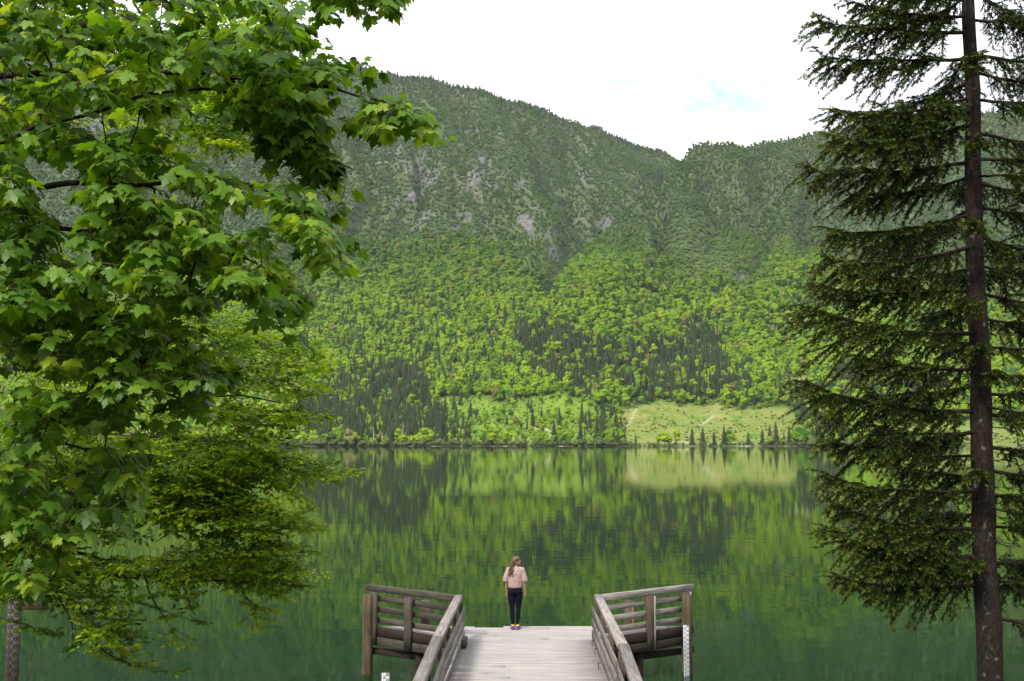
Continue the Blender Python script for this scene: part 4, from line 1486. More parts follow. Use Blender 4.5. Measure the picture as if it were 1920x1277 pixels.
    blob_object('hair', hp, 0.0065, hairmat, root, 1)


build_person()


# ================================================================== NEAR TREES
def bezier(p0, p1, p2, n):
    t = np.linspace(0, 1, n)[:, None]
    return (1 - t) ** 2 * p0 + 2 * t * (1 - t) * p1 + t * t * p2


class Skeleton:
    def __init__(self):
        self.P, self.par, self.minr = [], [], []

    def add(self, p, par, minr=0.0):
        self.P.append(np.asarray(p, float)); self.par.append(par); self.minr.append(minr)
        return len(self.P) - 1

    def limb(self, pts, start, r0, r1, step=0.18, wob=0.02, r=None):
        pts = [np.asarray(p, float) for p in pts]
        L = [0]
        for a, b in zip(pts[:-1], pts[1:]): L.append(L[-1] + np.linalg.norm(b - a))
        n = max(3, int(L[-1] / step))
        s = np.linspace(0, L[-1], n + 1)
        Q = np.stack([np.interp(s, L, [p[k] for p in pts]) for k in range(3)], -1)
        for _ in range(2):
            Q[1:-1] = 0.25 * Q[:-2] + 0.5 * Q[1:-1] + 0.25 * Q[2:]
        last = start
        for k in range(0 if start < 0 else 1, n + 1):
            last = self.add(Q[k] + (r.normal(0, wob, 3) if r is not None else 0), last, r0 + (r1 - r0) * k / n)
        return last

    def grow(self, A, r, step=0.16, droop=0.0):
        """hang every attractor on the nearest part of the tree; returns end node per attractor"""
        base = np.array(self.P)
        d = np.min(np.linalg.norm(A[:, None, :] - base[None, :, :], axis=2), axis=1)
        ends = np.full(len(A), -1)
        arr = np.zeros((len(self.P) + len(A) * 30, 3)); arr[:len(self.P)] = base
        n = len(self.P)
        for i in np.argsort(d):
            D = np.linalg.norm(arr[:n] - A[i], axis=1)
            D = D + 0.35 * np.maximum(0, arr[:n, 0] - A[i, 0])        # twigs reach outwards, to +x
            j = int(np.argmin(D))
            p0 = arr[j]; pj = self.par[j]
            din = (p0 - arr[pj]) if pj >= 0 else (A[i] - p0)
            din = din / (np.linalg.norm(din) + 1e-9)
            dist = np.linalg.norm(A[i] - p0)
            ctrl = p0 + din * dist * 0.45 + np.array([0, 0, droop * dist])
            m = int(np.clip(dist / step, 2, 20))
            B = bezier(p0, ctrl, A[i], m + 1)
            last = j
            for q in range(1, m + 1):
                last = self.add(B[q] + r.normal(0, 0.006, 3), last)
                arr[n] = self.P[-1]; n += 1
            ends[i] = last
        return ends

    def mesh_data(self, rtip=0.0022, power=2.2, sides=5, trunk_nodes=0):
        n = len(self.P)
        w = np.zeros(n)
        haschild = np.zeros(n, bool)
        for i in range(n):
            if self.par[i] >= 0: haschild[self.par[i]] = True
        w[~haschild] = 1.0
        for i in range(n - 1, -1, -1):
            if self.par[i] >= 0: w[self.par[i]] += w[i]
        rad = np.maximum(rtip * np.maximum(w, 1) ** (1 / power), np.array(self.minr))
        P = np.array(self.P); par = np.array(self.par)
        # every limb leaving the trunk, with all it carries, is one piece
        limb = np.full(n, -1)
        nl = 0
        for i in range(trunk_nodes, n):
            if par[i] < trunk_nodes:
                limb[i] = nl; nl += 1
            else:
                limb[i] = limb[par[i]]
        out = []
        for q in range(-1, nl):
            k = (par >= 0) & (limb == q)
            if k.any():
                out.append(('trunk' if q < 0 else 'limb', tubes(P[par[k]], P[k], np.minimum(rad[par[k]], rad[k] * 1.35), rad[k], 12 if q < 0 else sides)))
        return out


def maple_leaf_template():
    half = [(0.0, 0.0), (0.09, -0.10), (0.24, -0.15), (0.33, -0.05), (0.50, -0.06), (0.47, 0.07), (0.42, 0.17), (0.56, 0.24), (0.72, 0.46), (0.56, 0.47), (0.50, 0.60), (0.36, 0.52), (0.25, 0.50),
            (0.30, 0.68), (0.18, 0.74), (0.14, 0.86), (0.0, 1.08)]
    pts = half + [(-x, y) for x, y in half[-2:0:-1]]
    c = (0.0, 0.20)
    V = [(x, y, -0.30 * abs(x) ** 1.5 - 0.16 * max(y - 0.2, 0) ** 1.6 + 0.03 * math.sin(9 * x + 5 * y)) for x, y in pts] + [(c[0], c[1], 0.02)]
    n = len(pts)
    F = [(k, (k + 1) % n, n) for k in range(n)]
    return np.array(V), np.array(F)


def beech_leaf_template():
    V = np.array([(0, 0, 0), (0.26, 0.22, -0.05), (0.34, 0.5, -0.06), (0.2, 0.8, -0.08), (0, 1.05, -0.14), (-0.2, 0.8, -0.08), (-0.34, 0.5, -0.06), (-0.26, 0.22, -0.05), (0, 0.5, 0.03)], float)
    F = np.array([(k, (k + 1) % 8, 8) for k in range(8)])
    return V, F


def leaf_frames(tipdir, nrm):
    Y = norm(tipdir)
    X = norm(np.cross(Y, nrm))
    Z = np.cross(X, Y)
    return X, Y, Z


def split_leaves(root, tv, tf, pos, X, Y, Z, sc_, tint, mat, keep, leafname, stuffname, nmesh=6):
    """the largest-looking leaves become objects of their own, the rest one part"""
    px, py = project(pos)
    vis = (px > 5) & (px < 1915) & (py > 5) & (py < 1270)
    facing = np.abs(np.sum(norm(pos - CAM) * Z, axis=1))
    size = np.where(vis, sc_ / pos[:, 1] * (0.4 + facing), 0)
    pick = np.argsort(-size)[:keep]
    rest = np.ones(len(pos), bool); rest[pick] = False
    base = np.array(root.location)
    V, F = stamp(tv, tf, pos[rest] - base, X[rest], Y[rest], Z[rest], sc_[rest])
    o = link(stuffname, np_mesh(stuffname, V, [F], {'tint': np.repeat(tint[rest], len(tv))}, mats=[mat]), root)
    o['kind'] = 'stuff'
    meshes = []
    for q in range(nmesh):
        meshes.append(np_mesh(leafname, tv * np.array([1 + 0.1 * math.sin(q), 1, 0.7 + 0.15 * q]), [tf], {'tint': np.full(len(tv), (q + 0.5) / nmesh)}, mats=[mat]))
    for i in pick:
        q = int(np.clip(tint[i] * nmesh, 0, nmesh - 1))
        lo = link(leafname, meshes[q], root)
        mt = Matrix((X[i], Y[i], Z[i])).transposed()
        lo.location = pos[i] - base
        lo.rotation_euler = mt.to_euler()
        lo.scale = (sc_[i],) * 3
    return o


def sample_poly(poly, n, r, gap=None):
    xs = [p[0] for p in poly]; ys = [p[1] for p in poly]
    out = []
    tot = 0
    while tot < n:
        q = np.stack([r.uniform(min(xs), max(xs), n * 2), r.uniform(min(ys), max(ys), n * 2)], -1)
        k = in_poly(q[:, 0], q[:, 1], poly)
        if gap is not None:
            k &= gap(q[:, 0], q[:, 1])
        out.append(q[k]); tot += k.sum()
    return np.concatenate(out)[:n]


def at_d(Q, dep):
    return np.array([at_depth(a, b, d) for (a, b), d in zip(Q, dep)])


MAPLE_POLYS = [
    # polygon, number of sprays, nearest and farthest distance
    ([(-120, -160), (520, -120), (545, 20), (560, 60), (590, 85), (560, 110), (500, 140), (440, 150), (380, 130), (330, 190), (300, 230), (330, 300), (240, 330), (60, 300), (-120, 320)], 640, 5.2, 8.2),
    ([(380, 130), (500, 120), (590, 105), (690, 120), (720, 150), (740, 185), (785, 215), (780, 235), (735, 235), (700, 250), (660, 232), (600, 225), (560, 260), (480, 215), (420, 200)], 105, 5.6, 6.6),
    ([(520, 220), (580, 235), (600, 285), (630, 310), (625, 330), (580, 318), (550, 270), (500, 270), (470, 230)], 34, 5.7, 6.5),
    ([(-120, 300), (250, 310), (430, 315), (560, 335), (590, 360), (590, 410), (610, 440), (640, 490), (600, 490), (560, 430), (520, 400), (500, 450), (540, 520), (540, 560), (490, 600), (470, 560),
      (400, 500), (330, 470), (300, 520), (200, 560), (-120, 580)], 520, 5.2, 7.6),
    ([(-120, 560), (210, 550), (330, 520), (400, 560), (350, 640), (420, 700), (380, 760), (300, 700), (200, 760), (-120, 760)], 300, 5.4, 7.8),
    ([(-120, 740), (200, 745), (280, 800), (230, 850), (270, 930), (200, 960), (120, 1010), (110, 1090), (-120, 1130)], 380, 5.8, 8.5),
    ([(595, -60), (660, -60), (650, 10), (620, 25)], 14, 5.8, 6.2),
    ([(680, -60), (735, -60), (728, 22), (705, 30), (690, 10)], 16, 5.8, 6.2),
]


def build_maple():
    r = np.random.default_rng(21)
    root = empty('maple_tree', (-5.4, 5.6, 2.3))
    tag(root, 'large broad-leaved maple reaching in from the left, nearest to the camera', 'tree')
    base = np.array(root.location)
    sk = Skeleton()
    tr = sk.limb([base + [0, 0, -0.3], base + [0.05, 0, 1.6], base + [0.1, 0.1, 3.2], base + [0.05, 0.15, 5.0], base + [0.1, 0.2, 6.4]], -1, 0.24, 0.12, 0.3, 0.01, r)
    trunk_nodes = len(sk.P)

    def from_trunk(z):
        return int(np.argmin([abs(p[2] - z) for p in sk.P[:trunk_nodes]]))

    def L(path, z, r0, r1):
        pts = [at_depth(a, b, d) for a, b, d in path]
        st = from_trunk(z)
        sk.limb([sk.P[st]] + pts, st, r0, r1, 0.16, 0.012, r)
    L([(-100, 150, 6.4), (150, 130, 6.2), (330, 138, 6.1), (560, 150, 6.0), (700, 182, 6.0), (765, 212, 6.0)], 6.3, 0.045, 0.004)
    L([(120, 40, 6.6), (260, 62, 6.4), (420, 95, 6.2), (520, 60, 6.2)], 7.6, 0.04, 0.004)
    L([(300, 0, 6.2), (450, 30, 6.1), (540, 30, 6.1)], 8.2, 0.035, 0.004)
    L([(300, -120, 6.2), (500, -90, 6.0), (640, -60, 6.0), (715, -40, 6.0)], 8.4, 0.035, 0.004)
    L([(-60, 300, 6.2), (110, 355, 6.0), (250, 345, 5.9), (420, 330, 5.9), (560, 370, 5.9), (610, 440, 5.9)], 5.4, 0.045, 0.004)
    L([(-60, 480, 6.4), (120, 430, 6.2), (270, 425, 6.1), (470, 485, 6.1), (545, 540, 6.1)], 4.9, 0.04, 0.004)
    L([(380, 150, 6.1), (470, 190, 6.0), (560, 255, 6.0), (610, 310, 6.0)], 6.3, 0.02, 0.003)
    L([(-60, 640, 7.2), (60, 670, 7.0), (200, 700, 6.9), (330, 745, 6.8)], 4.2, 0.05, 0.006)
    L([(-60, 600, 6.8), (80, 590, 6.6), (260, 640, 6.4), (390, 700, 6.3)], 4.6, 0.035, 0.004)
    L([(-60, 850, 7.4), (80, 830, 7.2), (240, 850, 7.0)], 3.4, 0.04, 0.005)
    L([(-60, 960, 7.2), (60, 980, 7.1), (170, 950, 7.0)], 3.0, 0.03, 0.004)
    A = []
    for poly, n, d0, d1 in MAPLE_POLYS:
        gap = lambda a, b: fbm(a / 70, b / 45, 131, 3) > 0.44
        Q = sample_poly(poly, n, r, gap if n > 50 else None)
        A.append(at_d(Q, r.uniform(d0, d1, len(Q))))
    haschild = set(sk.par)
    tips = [sk.P[i] for i in range(trunk_nodes, len(sk.P)) if i not in haschild]
    for p in tips:
        A.append(p + np.concatenate([np.zeros((1, 3)), r.normal(0, 0.09, (4, 3))]) + np.array([0.05, 0, -0.03]))
    A = np.concatenate(A)
    ends = sk.grow(A, r, 0.13, 0.06)
    P = np.array(sk.P)
    # opposite pairs of leaves on the last stretch of each spray
    pos, tip, nr, sz, tin = [], [], [], [], []
    pet0, pet1 = [], []
    for e in ends:
        node = e
        spray_t = r.uniform(0.15, 0.85)
        for q in range(3):
            p = P[node]; par = sk.par[node]
            if par < 0: break
            d = P[node] - P[par]; d /= np.linalg.norm(d) + 1e-9
            side = norm(np.cross(d, [0, 0, 1.0]))
            k = 3 if q == 0 else 2
            for j in range(k):
                sgn = (-1, 1, 0)[j]
                out = d * (0.5 if sgn else 1.0) + side * sgn * 0.9 + r.normal(0, 0.35, 3)
                out[2] = out[2] * 0.4
                out = norm(out)
                pl = r.uniform(0.05, 0.10)
                a = p + out * pl + np.array([0, 0, -0.2 * pl])
                dr = r.uniform(0.35, 1.5)
                td = norm(out + np.array([0, 0, -dr]))
                up = norm(np.array([0, 0, 1.0]) + out * 0.7 + r.normal(0, 0.35, 3))
                pos.append(a); tip.append(td); nr.append(up)
                sz.append(r.uniform(0.056, 0.098) if r.random() < 0.8 else r.uniform(0.035, 0.056)); tin.append(np.clip(spray_t + r.normal(0, 0.16), 0, 0.99))
                pet0.append(p); pet1.append(a)
            node = par
    pos = np.array(pos); tip = np.array(tip); nr = np.array(nr); sz = np.array(sz); tin = np.array(tin)
    X, Y, Z = leaf_frames(tip, nr)
    tv, tf = maple_leaf_template()
    split_leaves(root, tv, tf, pos, X, Y, Z, sz, tin, M['maple_leaf'], 300, 'leaf', 'foliage')
    for nm, (v, f) in sk.mesh_data(0.0021, 2.3, 6, trunk_nodes):
        link(nm, np_mesh(nm, v - base, [f], mats=[M['dark_bark']]), root)
    pv, pf = tubes(np.array(pet0), np.array(pet1), np.full(len(pet0), 0.0013), np.full(len(pet0), 0.001), 3)
    st = link('leaf_stalks', np_mesh('leaf_stalks', pv - base, [pf], mats=[mat_simple('leaf_stalk', (0.10, 0.13, 0.02))]), root)
    st['kind'] = 'stuff'


build_maple()

BEECH_POLYS = [
    ([(240, 30), (460, 10), (480, 60), (440, 100), (340, 130), (250, 110)], 68, 9.5, 11.5),
    ([(300, 160), (470, 160), (490, 215), (450, 270), (400, 290), (330, 230), (300, 250)], 92, 9.5, 11.0),
    ([(100, 130), (300, 130), (340, 250), (330, 330), (200, 320), (80, 250)], 92, 10, 12),
    ([(250, 490), (330, 480), (430, 540), (450, 590), (380, 600), (250, 600), (100, 590), (100, 520)], 88, 9.5, 11.5),
    ([(330, 600), (440, 600), (520, 640), (615, 640), (615, 655), (560, 675), (600, 700), (560, 720), (620, 745), (560, 760), (600, 790), (590, 800), (620, 822), (560, 830), (440, 840), (340, 760), (330, 680)], 175, 9.0, 11.0),
    ([(60, 600), (330, 620), (360, 780), (430, 840), (300, 870), (150, 840), (40, 760)], 160, 9.5, 12),
    ([(230, 840), (450, 830), (560, 850), (640, 892), (560, 910), (560, 925), (480, 915), (400, 905), (300, 890)], 132, 9.2, 10.6),
    ([(290, 880), (420, 890), (480, 925), (540, 970), (575, 985), (520, 1000), (430, 985), (350, 950)], 92, 9.2, 10.4),
    ([(180, 1000), (330, 1000), (440, 1020), (520, 1020), (605, 1032), (540, 1055), (590, 1097), (500, 1105), (400, 1090), (280, 1085), (180, 1085)], 168, 9.4, 11.0),
    ([(-60, 830), (160, 850), (280, 900), (200, 960), (180, 1060), (100, 1110), (-60, 1120)], 560, 9.5, 11.5),
    ([(250, 860), (420, 900), (470, 960), (440, 1010), (330, 1000), (230, 960)], 120, 9.3, 10.6),
    ([(110, 1095), (160, 1095), (200, 1140), (250, 1200), (240, 1240), (200, 1225), (160, 1180)], 32, 9.6, 10.4),
]


def build_beech():
    r = np.random.default_rng(33)
    root = empty('beech_tree', (-7.3, 10.2, 0.9))
    tag(root, 'yellow green small-leaved beech with layered sprays between the maple and the lake', 'tree')
    base = np.array(root.location)
    sk = Skeleton()
    sk.limb([base + [0, 0, -0.3], base + [0.08, 0, 2.5], base + [0.0, 0.1, 5.0], base + [0.1, 0.0, 7.5], base + [0.0, 0.1, 9.6]], -1, 0.22, 0.08, 0.3, 0.012, r)
    tn = len(sk.P)

    def L(path, z, r0, r1):
        st = int(np.argmin([abs(p[2] - z) for p in sk.P[:tn]]))
        sk.limb([sk.P[st]] + [at_depth(a, b, d) for a, b, d in path], st, r0, r1, 0.18, 0.014, r)
    L([(0, 130, 10.5), (200, 140, 10.3), (330, 190, 10.2), (440, 250, 10.2)], 8.6, 0.05, 0.005)
    L([(100, 60, 10.5), (300, 60, 10.4), (440, 50, 10.4)], 9.2, 0.04, 0.005)
    L([(-60, 520, 10.6), (120, 545, 10.4), (300, 540, 10.2), (430, 570, 10.2)], 6.6, 0.04, 0.005)
    L([(-30, 665, 10.4), (60, 668, 10.3), (180, 715, 10.2), (300, 720, 10.0), (460, 690, 10.0), (600, 650, 9.9)], 6.1, 0.075, 0.004)
    L([(60, 690, 10.2), (240, 725, 10.0), (420, 740, 9.9), (560, 760, 9.9)], 6.0, 0.06, 0.004)
    L([(150, 800, 10.3), (240, 822, 10.2), (380, 822, 10.1), (500, 840, 10.0), (600, 885, 9.9)], 5.4, 0.05, 0.004)
    L([(130, 850, 10.3), (290, 930, 10.1), (400, 965, 10.0), (480, 1000, 9.9), (560, 985, 9.9)], 5.3, 0.045, 0.004)
    L([(20, 1060, 10.4), (150, 1078, 10.3), (260, 1082, 10.2), (440, 1090, 10.0), (580, 1096, 9.9)], 4.2, 0.05, 0.004)
    L([(150, 1040, 10.6), (300, 1058, 10.4), (450, 1045, 10.2), (590, 1033, 10.0)], 4.4, 0.035, 0.004)
    for path in ([(105, 1100, 10.2), (135, 1165, 10.1), (148, 1220, 10.1), (120, 1245, 10.1)],
                 [(135, 1105, 10.2), (160, 1170, 10.1), (180, 1215, 10.0), (230, 1245, 10.0), (305, 1256, 9.9)],
                 [(265, 1090, 10.1), (300, 1140, 10.1), (325, 1185, 10.0)],
                 [(330, 1090, 10.1), (360, 1135, 10.0), (375, 1165, 10.0)],
                 [(435, 1095, 10.0), (460, 1125, 10.0), (480, 1140, 10.0)],
                 [(-40, 1150, 10.0), (60, 1170, 10.0), (110, 1190, 10.0)]):
        p0 = at_depth(*path[0])
        st = int(np.argmin(np.linalg.norm(np.array(sk.P) - p0, axis=1)))
        sk.limb([sk.P[st]] + [at_depth(*q) for q in path], st, 0.012, 0.003, 0.14, 0.012, r)
    droop_nodes = len(sk.P)
    A = []
    for poly, n, d0, d1 in BEECH_POLYS:
        gap = lambda a, b: fbm(a / 80, b / 20, 171, 3) > 0.46
        Q = sample_poly(poly, n, r, gap if n > 40 else None)
        A.append(at_d(Q, r.uniform(d0, d1, len(Q))))
    for path in ([(150, 1200), (180, 1215), (215, 1235), (260, 1250), (300, 1256), (240, 1246), (165, 1150), (140, 1120)], [(300, 1140), (312, 1160), (325, 1185), (285, 1115)], [(350, 1120), (362, 1140), (375, 1165)],
                 [(465, 1128), (480, 1140)], [(60, 1170), (110, 1190), (20, 1162)]):
        A.append(at_d(np.array(path, float) + r.normal(0, 3, (len(path), 2)), np.full(len(path), 10.0)))
    A = np.concatenate(A)
    ends = sk.grow(A, r, 0.12, 0.03)
    P = np.array(sk.P)
    pos, tip, nr, sz, tin = [], [], [], [], []
    tw0, tw1 = [], []
    up = np.array([0, 0, 1.0])
    for e in ends:
        node = e
        st = r.uniform(0.1, 0.8)
        # a flat spray: the spray axis continues the twig, short side twigs left and right, leaves alternate along all of them
        par = sk.par[node]
        if par < 0: continue
        d = P[node] - P[par]; d = d / (np.linalg.norm(d) + 1e-9)
        d[2] *= 0.35; d = d + np.array([0.35, 0, -0.03]); d = norm(d)
        n = norm(up + r.normal(0, 0.22, 3)); side = norm(np.cross(d, n))
        axis0 = P[node] - d * 0.12
        ln = r.uniform(0.22, 0.42)
        twigs = [(axis0, d, ln)]
        for q in range(5):
            s = (q + 0.6) / 5.5
            sg = 1 if q % 2 else -1
            dd = norm(d * 0.75 + side * sg * 0.8 + r.normal(0, 0.12, 3) * np.array([1, 1, 0.6]))
            twigs.append((axis0 + d * ln * s, dd, ln * (0.75 - 0.5 * s)))
        for p0, dd, l_ in twigs:
            tw0.append(p0); tw1.append(p0 + dd * l_)
            m = max(2, int(l_ / 0.030))
            sd_ = norm(np.cross(dd, n))
            for q in range(m):
                sg = 1 if q % 2 else -1
                a = p0 + dd * l_ * (q + 0.7) / m
                td = norm(dd * 0.8 + sd_ * sg * (0.8 if q < m - 1 else 0.1) + np.array([0, 0, -0.15]) + r.normal(0, 0.2, 3))
                pos.append(a); tip.append(td); nr.append(norm(n + r.normal(0, 0.38, 3)))
                sz.append(r.uniform(0.038, 0.064)); tin.append(np.clip(st + r.normal(0, 0.15) + 0.2 * (q / m), 0, 0.99))
    pos = np.array(pos); tip = np.array(tip); nr = np.array(nr); sz = np.array(sz); tin = np.array(tin)
    X, Y, Z = leaf_frames(tip, nr)
    tv, tf = beech_leaf_template()
    split_leaves(root, tv, tf, pos, X, Y, Z, sz, tin, M['beech_leaf'], 300, 'leaf', 'foliage')
    for nm, (v, f) in sk.mesh_data(0.0019, 2.3, 6, tn):
        link(nm, np_mesh(nm, v - base, [f], mats=[M['beech_bark']]), root)
    tv2, tf2 = tubes(np.array(tw0), np.array(tw1), np.full(len(tw0), 0.0022), np.full(len(tw0), 0.0008), 4)
    t = link('twigs', np_mesh('twigs', tv2 - base, [tf2], mats=[M['beech_bark']]), root)
    t['kind'] = 'stuff'


build_beech()


# ------------------------------------------------------------------ the spruce on the right
SPD = 16.0
SPRUCE_LEFT = [  # attachment y on the trunk, tip x, tip y, fullness
    (-60, 1560, -120, 1.0), (0, 1580, -60, 1.0), (30, 1600, 8, 0.9), (60, 1534, 38, 1.15), (110, 1540, 104, 1.1), (182, 1566, 205, 1.1), (200, 1620, 245, 0.8), (232, 1560, 262, 1.1), (303, 1516, 318, 1.2),
    (330, 1590, 372, 0.9), (400, 1556, 436, 1.1), (460, 1549, 487, 1.1), (500, 1640, 520, 0.8), (543, 1533, 540, 1.0), (625, 1509, 578, 1.25), (690, 1608, 672, 0.8), (770, 1511, 722, 1.3), (806, 1560, 836, 0.75),
    (852, 1665, 845, 0.8), (918, 1548, 893, 0.95), (990, 1566, 953, 0.9), (1000, 1640, 1000, 0.9), (1046, 1545, 992, 0.95), (1070, 1628, 1066, 0.9), (1096, 1568, 1085, 0.75)]


def build_spruce():
    r = np.random.default_rng(55)
    bx = at_depth(1860, 1277, SPD)
    root = empty('spruce_tree', (bx[0], SPD, -0.2))
    tag(root, 'tall dark spruce with drooping boughs at the right edge, before the lake', 'tree')
    base = np.array(root.location)

    def trunk_x(z):
        return float(np.interp(z, [0, at_depth(1858, 1277, SPD)[2], at_depth(1838, 700, SPD)[2], at_depth(1815, 0, SPD)[2], 22],
                               [at_depth(1858, 1277, SPD)[0] + 0.03, at_depth(1856, 1277, SPD)[0], at_depth(1836, 700, SPD)[0], at_depth(1816, 0, SPD)[0], at_depth(1800, -600, SPD)[0]]))
    zs = np.linspace(-0.6, 20, 90)
    path = [(trunk_x(z) + 0.014 * math.sin(z * 1.3) + 0.008 * math.sin(z * 3.1), SPD + 0.012 * math.sin(z * 1.7), z) for z in zs]
    rad = np.interp(zs, [-0.6, 0.2, 1.7, 5.5, 12, 20], [0.30, 0.24, 0.185, 0.155, 0.095, 0.02])
    rr = [[q * (1 + 0.09 * (r.random() - 0.5)) * (1.05 if k % 7 == 0 else 1.0) for _ in range(18)] for k, q in enumerate(rad)]
    v, f, t3 = sweep(path, rr, 18)
    link('trunk', np_mesh('trunk', v - base, [f, t3], mats=[M['spruce_bark']], smooth=True), root)

    nt = np.array([[0, 0, 0], [0.15, 0.4, 0.03], [0, 1, 0], [-0.15, 0.4, 0.03]])
    nf = np.array([[0, 1, 2], [0, 2, 3]])

    def bough(z_at, tip, full, bare=0.10, name='branch'):
        p0 = np.array([trunk_x(z_at), SPD, z_at])
        tip = np.asarray(tip, float)
        Lb = np.linalg.norm(tip - p0)
        mid = p0 * 0.45 + tip * 0.55
        mid[2] = min(p0[2], tip[2]) - 0.05 * Lb + 0.25 * (0.5 * (p0[2] + tip[2]) - min(p0[2], tip[2]))
        n = 24
        C = bezier(p0, mid, tip, n)
        C[-4:, 2] += np.array([0.0, 0.01, 0.02, 0.035]) * Lb * 0.5
        C += np.cumsum(r.normal(0, 0.004, C.shape), axis=0)
        segs0, segs1, r0, r1 = [], [], [], []
        rb = np.interp(np.arange(n), [0, n], [0.012 + 0.009 * Lb, 0.003])
        for k in range(n - 1):
            segs0.append(C[k]); segs1.append(C[k + 1]); r0.append(rb[k]); r1.append(rb[k + 1])
        tw = []                              # needle-bearing twigs: start, end, freshness
        ax = norm(np.gradient(C, axis=0))
        spac = 0.036
        m = int(Lb / spac)
        for k in range(m):
            s = bare + (1 - bare) * (k + r.random()) / m
            i = s * (n - 1); i0 = int(min(i, n - 2)); fr = i - i0
            p = C[i0] * (1 - fr) + C[i0 + 1] * fr
            a = ax[i0]
            sg = 1 if k % 2 else -1
            sd_ = norm(np.cross(a, [0, 0, 1.0]))
            prof = (0.28 + 0.95 * (1 - s) ** 0.8) * min(1, 0.35 + (s - bare) * 3.0)
            ln = Lb * 0.31 * full * prof * r.uniform(0.5, 1.3) + 0.09
            d = norm(a * r.uniform(0.5, 1.0) + sd_ * sg * r.uniform(0.2, 1.1) + np.array([0, 0, 0.25 - r.uniform(0.0, 1.25)]) + r.normal(0, 0.15, 3))
            e = p + d * ln + np.array([0, 0, -0.22 * ln])
            q = p * 0.5 + e * 0.5 + np.array([0, 0, 0.05 * ln])
            tw.append((p, q, 0.0)); tw.append((q, e, 0.3 + 0.5 * s))
            segs0 += [p, q]; segs1 += [q, e]; r0 += [0.004, 0.003]; r1 += [0.003, 0.0015]
            ns = int(ln / 0.075)
            for j in range(ns):
                u = (j + 0.5 + 0.3 * r.random()) / ns
                b = p + (e - p) * u + np.array([0, 0, 0.05 * ln * 4 * u * (1 - u) * 0.5])
                l2 = r.uniform(0.06, 0.17) * (1.1 - 0.5 * u)
                sg2 = 1 if j % 2 else -1
                s2 = norm(np.cross(d, [0, 0, 1.0]))
                d2 = norm(d * 0.8 + s2 * sg2 * 0.75 + np.array([0, 0, -r.uniform(0.05, 0.7)]))
                tw.append((b, b + d2 * l2, 0.25 + 0.5 * s * u + 0.2 * r.random()))
        tw.append((C[-4], C[-1], 0.9))
        T0 = np.array([t[0] for t in tw]); T1 = np.array([t[1] for t in tw]); fresh = np.array([t[2] for t in tw])
        ln = np.linalg.norm(T1 - T0, axis=1)
        cnt = np.maximum(3, (ln * 260).astype(int))
        idx = np.repeat(np.arange(len(tw)), cnt)
        u = r.random(len(idx))
        d = norm(T1 - T0)[idx]
        pos = T0[idx] + (T1 - T0)[idx] * u[:, None]
        out = r.normal(0, 1, (len(idx), 3)); out -= d * np.sum(out * d, axis=1, keepdims=True)
        out = norm(out)
        tipd = norm(d * 0.9 + out * 0.85 + np.array([0, 0, 0.12]))
        X, Y, Z = leaf_frames(tipd, norm(out * -0.2 + d + r.normal(0, 0.5, (len(idx), 3))))
        sz = r.uniform(0.03, 0.05, len(idx))
        tint = np.clip(0.15 + 0.25 * r.random(len(idx)) + fresh[idx] * (0.25 + 0.75 * (u > 0.55)) * r.uniform(0.3, 1.0, len(idx)) * np.where(r.random(len(idx)) < 0.8, 0.75, 1.1), 0, 0.99)
        wv, wf = tubes(np.array(segs0), np.array(segs1), np.array(r0), np.array(r1), 5)
        bo = link(name, np_mesh(name, wv - p0, [wf], mats=[M['dark_bark']]), root, p0 - base)
        V, F = stamp(nt, nf, pos - p0, X, Y, Z, sz)
        no = link('needles', np_mesh('needles', V, [F], {'tint': np.repeat(tint, 4)}, mats=[M['needle']]), bo)
        no['kind'] = 'stuff'

    for ya, tx, ty, full in SPRUCE_LEFT:
        z = at_depth(1830, ya, SPD)[2]
        dep = SPD + r.uniform(-0.9, 0.5)
        bough(z, at_depth(tx, ty, dep), full)
    # boughs to the right, to the back and a few towards the camera
    for ya in range(-60, 1180, 50):
        z = at_depth(1830, ya + r.uniform(-15, 15), SPD)[2]
        if ya > 1150: continue
        Lr = r.uniform(1.6, 2.4)
        a = r.uniform(-0.5, 0.6)
        bough(z, (trunk_x(z) + Lr * math.cos(a), SPD + Lr * math.sin(a), z + r.uniform(-0.25, 0.2)), 0.95, 0.12)
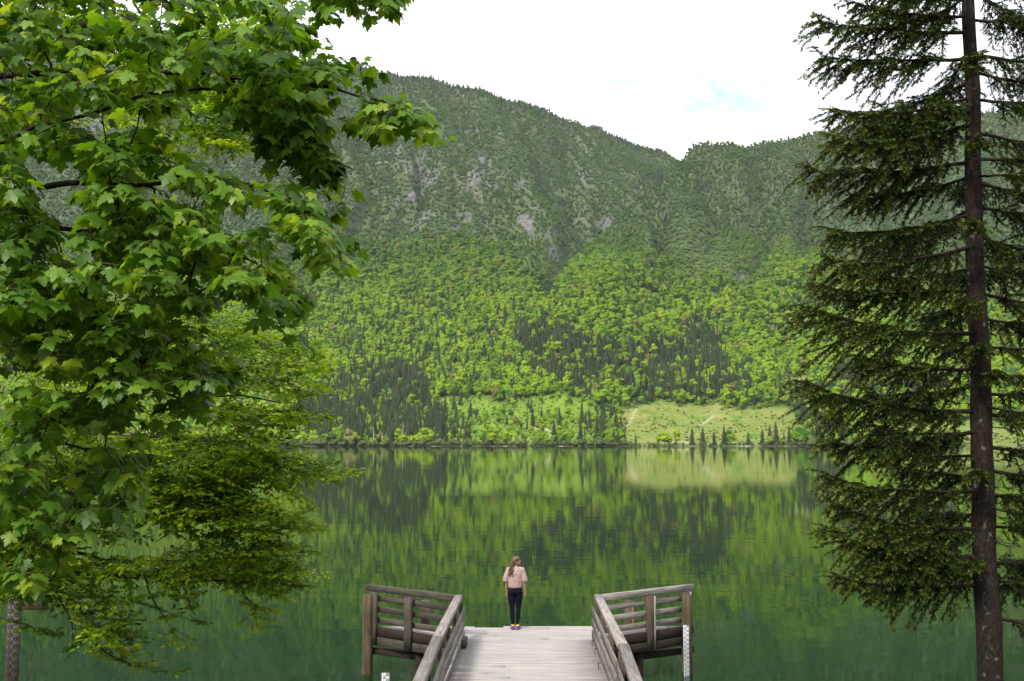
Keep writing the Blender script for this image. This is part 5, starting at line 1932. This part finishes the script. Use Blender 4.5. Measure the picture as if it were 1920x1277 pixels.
    for ya in range(-80, 1120, 80):
        z = at_depth(1830, ya + r.uniform(-15, 15), SPD)[2]
        a = r.uniform(1.2, 2.6)
        Lr = r.uniform(1.5, 2.2)
        bough(z, (trunk_x(z) + Lr * math.cos(a), SPD + Lr * math.sin(a), z + r.uniform(-0.3, 0.15)), 0.85)
    for ya, a, Lr in ((210, 3.9, 1.1), (420, -2.0, 0.9), (560, 4.1, 1.0), (760, -1.2, 1.1), (1035, 4.0, 0.8), (330, -0.9, 1.3), (-20, 4.2, 1.2), (130, -1.9, 0.9), (480, -1.3, 0.8), (640, 4.3, 0.9), (865, -2.1, 0.8), (945, -1.0, 0.9), (690, -1.6, 0.7), (270, 4.4, 0.9)):
        z = at_depth(1830, ya, SPD)[2]
        bough(z, (trunk_x(z) + Lr * math.cos(a), SPD + Lr * math.sin(a), z - 0.1), 0.9, 0.3)
    for k in range(10):
        z = 13.6 + 0.55 * k
        a = r.uniform(0, 6.28)
        Lr = max(0.5, 2.0 - 0.25 * k)
        bough(z, (trunk_x(z) + Lr * math.cos(a), SPD + Lr * math.sin(a), z - 0.1), 0.8)
    # dead bare twigs on the lower trunk
    s0, s1 = [], []
    for ya in list(np.arange(560, 1130, 22)) + [1150, 1207, 1258]:
        z = at_depth(1830, ya + r.uniform(-8, 8), SPD)[2]
        for q in range(2 if ya < 1130 else 1):
            a = r.uniform(0, 6.28) if ya < 1130 else 0.1
            L_ = r.uniform(0.3, 0.9) if ya < 1130 else 0.24
            p = np.array([trunk_x(z), SPD, z])
            d = np.array([math.cos(a), math.sin(a), r.uniform(-0.35, 0.1)])
            pp = [p + d * L_ * s + np.array([0, 0, -0.12 * L_ * s * s]) for s in np.linspace(0, 1, 5)]
            s0 += pp[:-1]; s1 += pp[1:]
            if L_ > 0.4:
                for _ in range(4):
                    b = pp[r.integers(1, 4)]
                    s0.append(b); s1.append(b + norm(d + r.normal(0, 0.6, 3)) * r.uniform(0.1, 0.3))
    v, f = tubes(np.array(s0), np.array(s1), np.full(len(s0), 0.006), np.full(len(s0), 0.003), 4)
    link('dead_twigs', np_mesh('dead_twigs', v - base, [f], mats=[M['dark_bark']]), root)['kind'] = 'stuff'


build_spruce()
